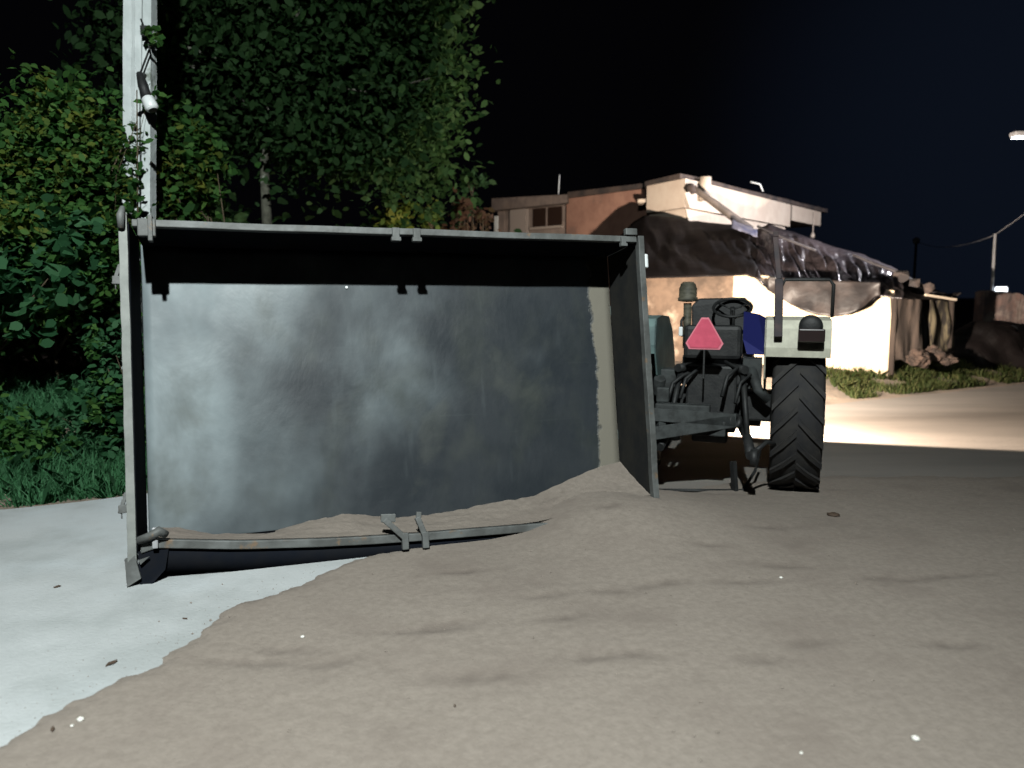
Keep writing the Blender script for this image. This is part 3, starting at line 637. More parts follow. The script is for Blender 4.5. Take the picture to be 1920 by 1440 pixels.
def plant(name, label, cat, base, blobs, ncl, per, spread, size, m_, seed, stem_r=.02, nst=8, group=None, stem_m='stem', parts=('crown', 'trunk'), trunk=None, accent=None, **kw):
    e = empty(name, base); tag(e, label, cat, group); b = np.array(base)
    C, P = clumps(blobs, ncl, per, spread, seed)
    leaf_obj(parts[0], P-b, size, m_, e, seed, **kw)
    if accent:
        sel, am = accent; k = [i for i in range(len(C)) if sel(C[i])]
        if k:
            r = np.random.default_rng(seed+5); k = r.permutation(k)[:max(1, int(len(k)*.30))]
            Q = np.repeat(C[k], per*2, 0)+r.normal(size=(len(k)*per*2, 3))*spread*.7; leaf_obj('pale_shoots', Q-b-np.array([0, .08, 0]), size*.85, am, e, seed+9, **kw)
    m = MB(); r = random.Random(seed)
    tp = trunk or [(0, 0, 0), (.05, .0, .6)]
    m.tube([Vector(p) for p in tp], [stem_r*(1-.5*i/(len(tp)-1)) for i in range(len(tp))], 10)
    top = Vector(tp[-1]); idx = list(range(len(C))); r.shuffle(idx)
    for i in idx[:nst]:
        q = Vector(C[i]-b); s0 = Vector(tp[-1]).lerp(Vector(tp[max(0, len(tp)-2)]), r.random()*.8); mid = s0.lerp(q, .5)+Vector((r.uniform(-.1, .1), r.uniform(-.1, .1), r.uniform(0, .2)))*(q-s0).length*.5
        m.tube([s0, mid, q], [stem_r*.42, stem_r*.26, stem_r*.1], 6)
    m.build(parts[1], M[stem_m], e)
    return e
def cen(px, py, Y): v = at(px, py, Y); return v.x, v.y, v.z
def blob(px, py, Y, rx, ry, rz): return (*cen(px, py, Y), rx, ry, rz)
# shrub mass at the left: three shrubs and the low growth at its foot
plant('tall_shrub', 'big leafy shrub at the left edge of the frame, left of the pole', 'shrub', (-4.6, 7.3, 0),
      [blob(40, 330, 7.2, .75, .6, .62), blob(150, 300, 7.3, .6, .55, .65), blob(70, 470, 6.9, .8, .6, .55), blob(170, 480, 7.1, .55, .5, .5), blob(-150, 420, 7.2, .9, .7, 1.0), blob(20, 580, 6.8, .5, .45, .22), blob(120, 220, 7.6, .3, .4, .3)], 760, 26, .10, .075, M['leaf'], 11, .05, 40,
      trunk=[(0, .5, 0), (.05, .3, .8), (.1, .2, 1.5)], accent=(lambda c: c[2] > 2.1 and c[0] > -4.4, M['leaf_lime']))
plant('broadleaf_shrub', 'bluish green broad-leaved shrub close to the road at the far left', 'shrub', (-4.5, 6.5, 0),
      [blob(60, 520, 6.3, .35, .3, .28), blob(30, 590, 6.3, .22, .25, .16), blob(120, 430, 6.5, .25, .3, .2), blob(-80, 480, 6.3, .4, .35, .4)], 46, 12, .08, .12, M['leaf_blue'], 12, .03, 16, trunk=[(-.2, .3, 0), (-.1, .2, .7), (.1, 0, 1.3)], aspect=.85, jitter=.2)
plant('roadside_shrub', 'leafy shrub just right of the concrete pole, behind the top rail', 'shrub', (-3.0, 8.4, 0),
      [blob(345, 290, 8.3, .45, .45, .5), blob(330, 360, 8.3, .45, .45, .4), blob(300, 420, 8.3, .5, .45, .4), blob(300, 500, 8.4, .6, .5, .6)], 150, 18, .10, .10, M['leaf'], 13, .035, 20,
      trunk=[(0, .2, 0), (.05, .1, .9), (0, 0, 1.6)], accent=(lambda c: c[2] > 2.2, M['leaf_lime']))
plant('creeper', 'leaves of a climbing plant clinging to the concrete pole', 'climber', (-3.45, 7.12, 0),
      [blob(250, 340, 7.1, .10, .06, .28), blob(275, 70, 7.15, .07, .05, .10), blob(280, 190, 7.2, .09, .05, .06), blob(236, 480, 7.1, .12, .08, .3)], 14, 9, .04, .08, M['leaf'], 14, .010, 3, trunk=[(0, 0, 0), (.0, .02, 1.2), (.04, 0, 2.2), (.1, .0, 3.4)])
plant('low_shrub', 'low bright green shrub at the foot of the hedge beside the trailer', 'shrub', (-3.35, 6.7, 0),
      [blob(190, 740, 6.6, .30, .3, .24), blob(215, 660, 6.7, .22, .25, .35), blob(150, 800, 6.5, .45, .3, .16), blob(225, 800, 6.6, .35, .3, .26), blob(300, 780, 6.9, .5, .4, .4)], 150, 16, .06, .075, M['leaf_blue'], 15, .02, 24, trunk=[(0, 0, 0), (.02, 0, .35)], accent=(lambda c: c[2] > .3, M['leaf']))
plant('verge_weeds', 'yellow green weeds in the grass at the left edge', 'weeds', (-4.5, 6.35, 0),
      [blob(0, 820, 6.3, .35, .25, .2), blob(70, 850, 6.2, .3, .2, .1), blob(-60, 760, 6.4, .3, .3, .3)], 50, 14, .06, .07, M['leaf'], 16, .015, 12, trunk=[(0, 0, 0), (.02, 0, .2)])
plant('background_shrub', 'dark shrub deep in shade behind the left hedge', 'shrub', (-5.4, 9.2, 0),
      [blob(90, 640, 9.2, 1.3, .5, 1.1), blob(-60, 420, 9.4, 1.4, .6, 1.2), blob(200, 460, 9.3, .9, .6, 1.3), blob(380, 520, 9.6, .8, .5, 1.0)], 330, 18, .14, .13, M['leaf_dark'], 17, .05, 24, trunk=[(0, 0, 0), (.0, 0, .8), (.1, 0, 1.6)])
# the big tree
tb = at(499, 412, 11.0); tbx = tb.x
plant('large_tree', 'large spreading tree with a pale trunk behind the trailer', 'tree', (tbx, 11, 0),
      [blob(420, 120, 11.2, 1.5, 1.5, 1.1), blob(620, 150, 11.4, 1.6, 1.5, 1.2), blob(720, 90, 11.8, 1.1, 1.2, 1.2), blob(590, 250, 11.0, 1.0, 1.1, .5), blob(720, 260, 11.4, 1.0, 1.0, .45), blob(480, -120, 11.4, 1.8, 1.6, 1.2), blob(690, -100, 11.5, 1.4, 1.4, 1.2), blob(390, 220, 11.2, .8, .9, .4), blob(760, 200, 12.2, .7, .9, .8), blob(780, 330, 12.6, .6, .7, .4)], 1150, 40, .26, .125, M['leaf_dark'], 21, .095, 60, stem_m='bark',
      trunk=[(0, 0, 0), (-.02, 0, 1.2), (.01, 0, 2.6), (.0, 0, 3.4), (.12, .1, 4.6)], droop=.5)
for i, (px, py, Y, sz, mm, lb_, n) in enumerate(((742, 402, 12.5, .30, 'leaf_lime', 'bright lime green sapling showing above the top rail', 26), (808, 400, 13.5, .22, 'leaf_lime', 'small yellow green sapling right of the lime one', 14), (870, 392, 14.5, .26, 'leaf_brown', 'reddish brown sapling left of the pink house', 16), (905, 408, 15, .20, 'leaf_brown', 'little brown sapling against the corner of the house', 10), (885, 345, 16.0, .35, 'leaf_dark', 'dark slender tree rising behind the brown saplings', 22))):
    x, y, z = cen(px, py, Y)
    plant('sapling', lb_, 'sapling', (x, Y, 0), [(x, Y, z, sz*.8, sz*.8, sz*.7), (x-.1, Y, z-.5, sz*.9, sz*.7, sz)], n, 16, .08, .13, M[mm], 40+i, .025, 8, trunk=[(0, 0, 0), (.03, 0, z*.5), (0, 0, z)], group='saplings in front of the house')
for i, (px, Y, rx, top) in enumerate(((330, 14, 2.2, 3.2), (640, 15, 2.4, 2.6), (820, 17, 1.6, 2.7), (60, 13, 2.6, 3.6))):
    x, y, z = cen(px, 420, Y)
    plant('background_tree', ['dark bushy tree behind the trunk of the large tree', 'dark low tree beyond the middle of the trailer', 'dark low tree just left of the pink house', 'dark bushy tree far behind the left hedge'][i], 'tree', (x, Y, 0), [(x, Y, top*.5, rx, 1.0, top*.5), (x+.6, Y, top*.7, rx*.5, .8, top*.35)], 150, 18, .24, .24, M['leaf_dark'], 60+i, .07, 14, trunk=[(0, 0, 0), (0, 0, top*.5)])
# grass
def grass(name, pts, h, m_, label, seed, width=.012):
    r = np.random.default_rng(seed); n = len(pts); P = np.array(pts); hh = h*(.5+r.random(n)); a = r.random(n)*2*math.pi
    w = np.stack([np.cos(a), np.sin(a), np.zeros(n)], 1)*width*.5; ln = r.normal(size=(n, 3))*.4; ln[:, 2] = 1; ln /= np.linalg.norm(ln, axis=1)[:, None]
    bend = r.normal(size=(n, 3))*.35; bend[:, 2] = -.1
    mid = P+ln*(hh*.55)[:, None]; tip = P+(ln+bend*.7)*hh[:, None]
    V = np.stack([P-w, P+w, mid+w*.8, tip, mid-w*.8], 1).reshape(-1, 3)
    me = bpy.data.meshes.new(name); me.vertices.add(len(V)); me.vertices.foreach_set('co', V.astype(np.float32).ravel())
    me.loops.add(5*n); me.loops.foreach_set('vertex_index', np.arange(5*n, dtype=np.int32)); me.polygons.add(n)
    me.polygons.foreach_set('loop_start', np.arange(0, 5*n, 5, dtype=np.int32)); me.polygons.foreach_set('loop_total', np.full(n, 5, np.int32)); me.update(calc_edges=True); me.materials.append(m_)
    o = bpy.data.objects.new(name, me); COL.objects.link(o); tag(o, label, 'grass', kind='stuff'); return o
def verge_y(x): return float(np.interp(x, [-14, -6, -3.76, -3.0, -1.0, 3], [4.2, 5.1, 5.62, 6.02, 6.9, 9.6]))
def verge_z(x, y): d = y-verge_y(x); return -.03+.62*sm((d-.02)/1.9)+.03*noise.noise((x*2, y*2, 4))*sm(d/.6)
eb = MB(); eb.grid(lambda u, v: (-14+14.5*u, verge_y(-14+14.5*u)-.05+9*v*v, verge_z(-14+14.5*u, verge_y(-14+14.5*u)-.05+9*v*v)), 80, 40)
tag(eb.build('terrain', M['ground']), kind='structure')
pts = []
for i in range(46000):
    x = random.uniform(-7.5, -1.5); y0 = np.interp(x, [-14, -6, -3.76, -3.0, -1.0], [4.2, 5.1, 5.62, 6.02, 6.9])+.07*noise.noise((x*4, 0, 0)); y = y0+random.random()**1.2*2.4
    if noise.noise((x*2.2, y*2.2, 0)) > -.45: pts.append((x, y, verge_z(x, y)-.01))
grass('grass', pts, .20, M['grass'], 'soft green grass verge under the left hedge', 5)
# raised bank in front of the hut
def bank_z(x, y):
    e = np.interp(x, [1, 3, 4.5, 9.3, 24], [8.6, 9.9, 10.95, 13.65, 21.1]); d = y-e
    return -.02+.32*sm(d/2.3)+.03*noise.noise((x*1.4, y*1.4, 2))*sm(d/.8)
bk = MB(); bk.grid(lambda u, v: ((1+23*u), (9+16*v), bank_z(1+23*u, 9+16*v)), 120, 90)
tag(bk.build('terrain', M['ground']), kind='structure')
pts = []
for i in range(26000):
    x = random.uniform(5.2, 14); e = float(np.interp(x, [1, 3, 4.5, 9.3, 24], [8.6, 9.9, 10.95, 13.65, 21.1])); y = e+.15+random.random()*2.8
    if noise.noise((x*1.6, y*1.6, 3)) > -.15-.1*(x-7)/3: pts.append((x, y, bank_z(x, y)))
grass('grass', pts, .13, M['grass_dry'], 'yellow green grass on the bank before the hut', 6, .016)

# ================================================================== concrete pole with a bulb
pA = Vector(cen(261, 400, 7.35)); pB = Vector(cen(263, 0, 7.35)); lean_ = (pB.x-pA.x)/(pB.z-pA.z); px_ = pA.x-lean_*pA.z
P = empty('utility_pole', (px_, 7.35, 0)); tag(P, 'pale chipped concrete pole standing behind the left end of the trailer', 'pole')
m = MB(); n = 44; prof = [(-.127, -.06), (-.127, .06), (-.05, .06), (-.03, .03), (.03, .03), (.05, .06), (.127, .06), (.127, -.06), (.05, -.06), (.03, -.03), (-.03, -.03), (-.05, -.06)]
vs = []
for i in range(n+1):
    z = 8.5*i/n; k = 1.04-.10*z/8.5
    for q, (x, y) in enumerate(prof):
        j = .007*noise.noise((q*3.3, z*4, 1)); vs.append(((x+j)*k+lean_*z, (y+j)*k, z))
m.add(vs, [(12*i+q, 12*i+(q+1) % 12, 12*i+12+(q+1) % 12, 12*i+12+q) for i in range(n) for q in range(12)]+[tuple(12*n+q for q in range(12))])
m.build('post', M['concrete'], P)
b0 = Vector(cen(262, 140, 7.2))-Vector((px_, 7.35, 0)); b1 = Vector(cen(268, 160, 7.15))-Vector((px_, 7.35, 0)); b2 = Vector(cen(275, 182, 7.12))-Vector((px_, 7.35, 0)); b3 = Vector(cen(287, 207, 7.1))-Vector((px_, 7.35, 0))
MB().tube([b0+Vector((0, .12, .02)), b0, b1, b2], [.02, .03, .045, .042], 10).build('lamp_socket', M['black'], P)
MB().tube([b2, b2.lerp(b3, .12), b2.lerp(b3, .85), b3], [.035, .056, .060, .04], 12).build('bulb', M['white'], P)
m = MB(); c = Vector(cen(272, 62, 7.25))-Vector((px_, 7.35, 0))
m.tube([c+Vector((-.03, 0, .12)), c+Vector((.02, -.03, .0)), c+Vector((.05, -.04, -.15)), b0], .009, 6); m.box(c+Vector((-.02, -.05, -.03)), c+Vector((.06, .0, .05))); m.build('clamp', M['black'], P)

# ================================================================== street lamps (lit, outside the frame)
def street_lamp(x, y, head, label, on):
    e = empty('street_lamp', (x, y, 0)); tag(e, label, 'street lamp')
    h = Vector(head)-Vector((x, y, 0)); top = h.z+.25
    MB().tube([(0, 0, 0), (0, 0, top*.5), (0, 0, top)], [.08, .07, .05], 12).build('pole', M['metalpole'], e)
    MB().tube([(0, 0, top-.1), (h.x*.6, h.y*.6, top+.05), (h.x, h.y, h.z+.06)], .03, 8).build('arm', M['metalpole'], e)
    hd = MB(); hd.box((h.x-.22, h.y-.10, h.z-.02), (h.x+.22, h.y+.10, h.z+.07)); ho = hd.build('lamp_head', M['metalpole'], e, bevel=.02)
    MB().box((h.x-.18, h.y-.075, h.z-.045), (h.x+.18, h.y+.075, h.z-.02)).build('diffuser', on, ho)
    return e
street_lamp(-1.9, -1.6, STREET, 'tall lit street lamp on the near roadside behind the photographer', M['street_on'])
street_lamp(11.8, 15.0, FAR, 'lit street lamp beyond the right edge of the frame by the ruined wall', M['street_on'])

# ================================================================== hut
HA = Vector(cen(1150, 560, 15.2)); HB = Vector(cen(1676, 560, 13.2)); HA.z = HB.z = 0
hd_ = (HB-HA).normalized(); hn = Vector((hd_.y, -hd_.x, 0));   # hn toward the camera
if hn.y > 0: hn = -hn
H = empty('mud_hut', HA); tag(H, 'low mud-walled hut under a sagging black tarpaulin, lit by the headlamps', 'hut')
HL = (HB-HA).length
def hp(s, d, z): return hd_*s-hn*d+Vector((0, 0, z))   # s along the wall, d back from it
def wallbox(s0, s1, d0, d1, z0, z1a, z1b=None, M_=None, nm='wall'):
    if z1b is None: z1b = z1a
    m = MB(); f = [hp(s0, d0, 0), hp(s1, d0, 0), hp(s1, d1, 0), hp(s0, d1, 0)]
    m.prism([(p.x, p.y) for p in f], z0, [z1a, z1b, z1b, z1a]); return m.build(nm, M_, H)
sM = HL*.46
wallbox(0, sM, 0, .25, .0, 1.98, 1.98, M['mud'])
wallbox(sM+.003, HL, .01, .25, .0, 1.98, 1.64, M['limewall'])
wallbox(0, .22, .26, 3.4, 0, 1.98, None, M['mud']); wallbox(HL-1.9, HL-1.7, .26, 2.6, 0, 1.6, None, M['mud'])
# tarpaulin roof
top_px = [(1160, 445), (1185, 418), (1207, 404), (1250, 407), (1300, 414), (1360, 420), (1420, 430), (1440, 420), (1500, 440), (1560, 462), (1620, 478), (1680, 505), (1740, 538), (1790, 556)]
bot_px = [(1160, 521), (1215, 520), (1300, 518), (1400, 514), (1420, 522), (1440, 543), (1470, 562), (1500, 578), (1530, 588), (1560, 592), (1590, 588), (1620, 574), (1645, 553), (1680, 558), (1740, 560), (1790, 560)]
def ipx(tab, x):
    return float(np.interp(x, [p[0] for p in tab], [p[1] for p in tab]))
def wallY(px): t = (px-1150)/(1676-1150); return 15.2+(13.2-15.2)*t
def tarp(u, v, x0=1160, x1=1790):
    px = x0+(x1-x0)*u; yt = ipx(top_px, px)+1.8*noise.noise((px*.05, 0, 0)); yb = ipx(bot_px, px)
    Yb = wallY(min(px, 1690))-.35; Yt = Yb+2.5
    if px > 1690: Yt = Yb+2.5-1.2*(px-1690)/100; Yb += (px-1690)/100*1.0
    y = yb+(yt-yb)*v; Y = Yb+(Yt-Yb)*v
    p = at(px, y, Y)
    fold = noise.noise((px*.020+v*2.2, v*1.2, 2)); fine = noise.noise((px*.09+v*5, v*3.5, 6))
    amp = .25 if px > 1400 else .10
    e = math.sin(math.pi*min(1, v*1.0+.02))
    return p-H.location+Vector((0, -fold*amp*e-fine*.22*e*(1 if px > 1380 else .3), fine*(.14 if px > 1400 else .04)*e+fold*.10*e))
t1 = MB().grid(lambda u, v: tarp(u, v, 1160, 1432), 60, 26).build('roof', M['tarp'], H, solid=.02); t1['label'] = 'smooth black tarpaulin on the left of the roof'
t2 = MB().grid(lambda u, v: tarp(u, v, 1418, 1690)-Vector((0, .03, 0)), 110, 40).build('roof', mat('creased_tarpaulin', (.010, .009, .011), .28, c2=(.035, .028, .03), scale=1.4, bump=.12, bscale=2.2, spec=.9, stretch=(1, 1, 2.0)), H, solid=.02); t2['label'] = 'creased sagging tarpaulin on the right of the roof'
t3 = MB().grid(lambda u, v: tarp(u, v, 1680, 1792), 40, 20).build('roof', M['tarp'], H, solid=.02); t3['label'] = 'ragged end of the roof sheet'
# belly of dusty sheet hanging before the lit wall
def belly(u, v):
    px = 1440+(1650-1440)*u; yb = ipx(bot_px, px)+1; yt = 520+10*u; Y = wallY(px)-.50-.25*math.sin(math.pi*u)*(1-v)
    p = at(px, yb+(yt-yb)*v, Y); f = noise.noise((u*7, v*1.5, 4)); return p-H.location+Vector((0, .07*f, 0))
MB().grid(belly, 60, 16).build('sagging_sheet', M['tarp_pale'], H, solid=.01)
# poles and battens lying on the sheet
rr_ = random.Random(3)
for (x0, y0, x1, y1) in ((1420, 424, 1530, 470), (1600, 478, 1690, 512), (1690, 530, 1770, 552)):
    Ya = wallY(min(x0, 1690))+1.0; Yb = wallY(min(x1, 1690))+.7
    MB().tube([at(x0, y0, Ya)-H.location, at((x0+x1)/2, (y0+y1)/2+2, (Ya+Yb)/2)-H.location, at(x1, y1, Yb)-H.location], rr_.uniform(.02, .035), 7).build('batten', mat('grey_weathered_wood', (.06, .055, .06), .8, c2=(.03, .027, .03), scale=5) if (x0 == 1420) else bpy.data.materials['grey_weathered_wood'], H)
for i, (px, py, s) in enumerate(((1690, 518, 1.3), (1715, 530, 1), (1740, 540, 1.0))):
    c = at(px, py, wallY(min(px, 1690))+.6)-H.location; m = MB(); bmx = [Vector((rr_.uniform(-1, 1), rr_.uniform(-1, 1), rr_.uniform(-.6, .6))).normalized()*.11*s for _ in range(14)]
    bm = bmesh.new(); [bm.verts.new(c+q) for q in bmx]; bmesh.ops.convex_hull(bm, input=bm.verts); me = bpy.data.meshes.new('roof_stone'); bm.to_mesh(me); bm.free(); me.materials.append(M['roofdark']); o = bpy.data.objects.new('roof_stone', me); COL.objects.link(o); o.parent = H
# blue sheet scrap on the ridge
def scrap(u, v):
    p = at(1372+48*u, 412+18*u+14*v, wallY(1400)+1.9-.5*v); return p-H.location+Vector((0, .05*noise.noise((u*4, v*4, 1)), .04*noise.noise((u*5, v*4, 3))))
MB().grid(scrap, 14, 6).build('blue_scrap', M['cloth_blue'], H, solid=.01)
# hanging sackcloth at the right end
def curtain(x0, x1, yt0, yt1, yb0, yb1, Y0, Y1, m_, seed, lab):
    def fn(u, v):
        px = x0+(x1-x0)*u; yt = yt0+(yt1-yt0)*u; yb = yb0+(yb1-yb0)*u+4*noise.noise((u*5, seed, 0)); Y = Y0+(Y1-Y0)*u
        p = at(px, yb+(yt-yb)*v, Y); return p-H.location+Vector((0, .035*math.sin(u*11+seed+2*v)*(1-.4*v)+.08*noise.noise((u*5, v*2.5, seed)), 0))
    o = MB().grid(fn, 40, 16).build('hanging_sack', m_, H, solid=.015); o['label'] = lab
curtain(1672, 1730, 556, 560, 672, 686, 13.15, 13.5, M['sack'], 1, 'wide brown sackcloth nearest the lit wall')
curtain(1724, 1748, 560, 562, 676, 670, 13.9, 14.0, M['tarp'], 4, 'black strip between the sackcloths')
curtain(1744, 1790, 558, 562, 672, 655, 13.8, 14.3, M['sack2'], 2, 'torn olive sackcloth at the end')
m = MB(); a_ = at(1735, 553, 13.4)-H.location; b_ = at(1792, 562, 13.6)-H.location; m.bar(a_, b_, .05, .04); m.build('eave_pole', mat('pale_stick', (.45, .38, .30), .8), H)
for px, Y in ((1678, 13.2), (1785, 14.2)):
    p = at(px, 560, Y)-H.location; MB().tube([(p.x, p.y, 0), (p.x, p.y, p.z)], .05, 8).build('post', M['sack'], H)

# ================================================================== house
def hcorner(px, Y, py=500): v = at(px, py, Y); return (v.x, Y)
HC0 = hcorner(1285, 17.0, 340); HCL = hcorner(1213, 18.2, 345); HCR = hcorner(1482, 22.0, 400)
back = (HCR[0]-2.0, HCR[1]+3.5); backL = (HCL[0]+1.0, HCL[1]+5)
house = empty('pink_house', (HC0[0], HC0[1], 0)); tag(house, 'two-tone house with a salmon wing and a bright cream upper wall above the hut', 'house')
ho = Vector((HC0[0], HC0[1]))
def rel(*ps): return [(p[0]-ho.x, p[1]-ho.y) for p in ps]
ZT = 4.06
MB().prism(rel(HCL, HC0, HCR, back, backL), 3.45, ZT).build('parapet', M['cream'], house)
def inset(p, q, k): return (p[0]+(q[0]-p[0])*k, p[1]+(q[1]-p[1])*k)
ctr = (sum(p[0] for p in (HCL, HC0, HCR, back, backL))/5, sum(p[1] for p in (HCL, HC0, HCR, back, backL))/5)
lower_ = [inset(p, ctr, .05) for p in (HCL, HC0, HCR, back, backL)]
cw = MB().prism(rel(*lower_), 0, 3.447).build('wall', M['cream'], house); cw['label'] = 'cream wall of the nearer block'
R1 = hcorner(1552, 24.2, 390); R0 = hcorner(1283, 16.9, 335)
sl = MB(); nseg = 26; f = []
A0 = (HC0[0]-.12, HC0[1]-.02); 
outer = [A0]+[(A0[0]+(R1[0]-A0[0])*t, A0[1]+(R1[1]-A0[1])*t) for t in [k/nseg for k in range(1, nseg+1)]]
ring = outer+[(R1[0]-1.5, R1[1]+2.4), backL, (HCL[0]-.05, HCL[1])]
zt = [ZT+.10+.05*abs(noise.noise((i*.9, 0, 0))) for i in range(len(ring))]
sl.prism(rel(*ring), ZT+.003, zt); sl.build('roof', M['roofdark'], house)
# pale soffit box under the overhanging end of the slab
E1 = hcorner(1484, 22.1, 395); E2 = hcorner(1540, 24.0, 390)
MB().prism(rel((E1[0]+.02, E1[1]), E2, (E2[0]-1.4, E2[1]+1.6), (E1[0]-.9, E1[1]+2)), ZT-.42, ZT).build('soffit', M['cream'], house)
# lower ledge (step) at the right end of the bright wall
L1 = hcorner(1425, 20.2, 410); L2 = hcorner(1482, 21.9, 410)
# projecting beam stub and water spout under the parapet
c = Vector(cen(1300, 352, 16.7)); c.x -= ho.x; c.y -= ho.y
m = MB(); m.tube([c+Vector((-.03, .5, .06)), c+Vector((-.06, -.05, 0)), c+Vector((-.02, -.12, -.12))], [.10, .085, .06], 8); m.build('water_spout', M['roofdark'], house)
c = Vector(cen(1322, 358, 17.5)); c.x -= ho.x; c.y -= ho.y
MB().tube([c+Vector((0, .0, .30)), c+Vector((.0, .0, -.20))], .13, 14).build('corner_post', M['cream'], house)
c = Vector(cen(1300, 352, 16.8))-Vector((ho.x, ho.y, 0)); d = Vector(cen(1345, 385, 16.9))-Vector((ho.x, ho.y, 0)); e_ = Vector(cen(1408, 432, 16.9))-Vector((ho.x, ho.y, 0))
MB().tube([c, d, e_], [.06, .08, .10], 9).build('sloping_tube', mat('grey_brown_tone', (.13, .105, .09), .95, c2=(.08, .065, .055), scale=4), house)  # grey-brown tube slanting across the cream wall
# hanging lamp cord at the slab's end
c0 = Vector(cen(1526, 398, 23.4))-Vector((ho.x, ho.y, 0)); c1 = Vector(cen(1524, 436, 23.4))-Vector((ho.x, ho.y, 0))
MB().tube([c0, c1], .018, 6).tube([c1, c1+Vector((0, 0, -.08)), c1+Vector((-.02, 0, -.16))], [.03, .07, .06], 8).build('hanging_bulb_holder', M['cream'], house)
# salmon wing
W1 = hcorner(1236, 18.9, 400); W0 = hcorner(1062, 21.3, 400); Wb = (W1[0]+1, W1[1]+4); Wb0 = (W0[0]+1, W0[1]+5)
pw = MB().prism(rel(W0, W1, Wb, Wb0), 0, 4.14).build('wall', M['pinkwall'], house); pw['label'] = 'salmon wall of the wing'
V1 = hcorner(1060, 21.5, 400); V0 = hcorner(936, 23.2, 400); Vb = (V1[0]+1, V1[1]+4); Vb0 = (V0[0]+1, V0[1]+4)
gw = MB().prism(rel(V0, V1, Vb, Vb0), 0, 4.0).build('wall', M['greywall'], house); gw['label'] = 'grey brown wall with the window'
S1 = hcorner(1064, 21.0, 400); S0 = hcorner(922, 23.0, 400)
MB().prism(rel(S0, S1, Vb, Vb0), 4.003, [4.35, 4.22, 4.22, 4.35]).build('roof', mat('pale_fascia', (.24, .19, .165), .9, c2=(.15, .12, .11), scale=3), house)
q = [hcorner(1240, 18.7, 400), hcorner(1064, 21.15, 400)]
MB().prism(rel(q[1], q[0], Wb, Wb0), 4.143, [4.30, 4.24, 4.24, 4.3]).build('roof', M['roofdark'], house)
q = [hcorner(1196, 18.55, 375), hcorner(1236, 18.3, 378)]
MB().prism(rel(q[0], (q[1][0], q[1][1]), (q[1][0]+.2, q[1][1]+.6), (q[0][0]+.2, q[0][1]+.9)), 3.72, 3.80).build('sunshade', M['cream'], house)
# window
def on_wall(A, B, px):
    u = (px-960)/F
    # X = u*d, d = y*cos - (z-H)*sin ; z about 3.7
    best = None
    for k in range(401):
        t = k/400; x = A[0]+(B[0]-A[0])*t; y = A[1]+(B[1]-A[1])*t; d = y*math.cos(PITCH)-(3.4-CAMH)*math.sin(PITCH); e = abs(x/d-u)
        if best is None or e < best[0]: best = (e, t)
    return best[1]
ta, tb_ = on_wall(V0, V1, 1000), on_wall(V0, V1, 1054); dv = Vector((V1[0]-V0[0], V1[1]-V0[1])); nv = Vector((dv.y, -dv.x)).normalized()
def wv(t, off, z): return (V0[0]+dv.x*t+nv.x*off-ho.x, V0[1]+dv.y*t+nv.y*off-ho.y, z)
z0w = at(1030, 425, 22).z; z1w = at(1030, 390, 22).z
def wslab(t0, t1, o0, o1, z0, z1, nm, m_, par):
    return MB().add([wv(t0, o0, z0), wv(t1, o0, z0), wv(t1, o1, z0), wv(t0, o1, z0), wv(t0, o0, z1), wv(t1, o0, z1), wv(t1, o1, z1), wv(t0, o1, z1)], [(0,3,2,1),(4,5,6,7),(0,1,5,4),(1,2,6,5),(2,3,7,6),(3,0,4,7)]).build(nm, m_, par)
wn = wslab(ta, tb_, .0, .03, z0w, z1w, 'window', M['window'], house)
tm = (ta+tb_)/2
wslab(tm-.008, tm+.008, .031, .05, z0w, z1w, 'frame', M['greywall'], wn)
wslab(ta-.02, tb_+.02, .0, .12, z0w-.07, z0w-.003, 'sill', mat('pale_sill', (.36, .30, .26), .9), wn)
wslab(-.0, .0+.1, .0, .06, 0, 4.0, 'pilaster', M['greywall'], house)
tcl = on_wall(V0, V1, 962); tcr = on_wall(V0, V1, 992)
wslab(tcl, tcr, .004, .14, 0, 3.99, 'pilaster', mat('pale_pilaster', (.34, .29, .26), .9), house)
tpp = on_wall(V0, V1, 936); wslab(tpp-.005, tpp+.045, .15, .2, at(935, 436, 23).z, at(935, 405, 23).z, 'white_board', M['white'], house)
c = Vector(cen(1047, 340, 21.5))-Vector((ho.x, ho.y, 0)); MB().tube([(c.x, c.y, 4.2), (c.x+.02, c.y, c.z), (c.x+.03, c.y, c.z+.18)], .012, 6).build('antenna', M['white'], house)
c = Vector(cen(1425, 350, 20.5))-Vector((ho.x, ho.y, 0)); MB().tube([c+Vector((-.25, 0, .12)), c+Vector((0, 0, .06)), c+Vector((.08, 0, -.12))], .02, 6).build('loose_wire', M['white'], house)

# ================================================================== things on the right
def rock(px, py, Y, s, m_, name, label, cat, group=None, flat=.7, seed=0):
    r = random.Random(seed); g = at(px, py, Y); bm = bmesh.new(); bmesh.ops.create_icosphere(bm, subdivisions=4, radius=1)
    for v in bm.verts:
        k = 1+.55*noise.noise(v.co*1.1+Vector((seed*3.7, 0, 0)))+.28*noise.noise(v.co*3.2+Vector((seed, 0, 0))); v.co = Vector((v.co.x*k*s, v.co.y*k*s*.8, v.co.z*k*s*flat))
    me = bpy.data.meshes.new(name); bm.to_mesh(me); bm.free(); me.materials.append(m_); o = bpy.data.objects.new(name, me); COL.objects.link(o); o.location = g; o.rotation_euler = (0, 0, r.uniform(0, 6)); tag(o, label, cat, group); return o
rock(1722, 672, 12.9, .21, M['rock'], 'rock', 'large reddish rock under the brown sackcloth', 'rock', 'rocks before the hut', seed=1)
rock(1748, 662, 13.2, .17, M['rock'], 'rock', 'paler rock behind the large reddish one', 'rock', 'rocks before the hut', seed=2)
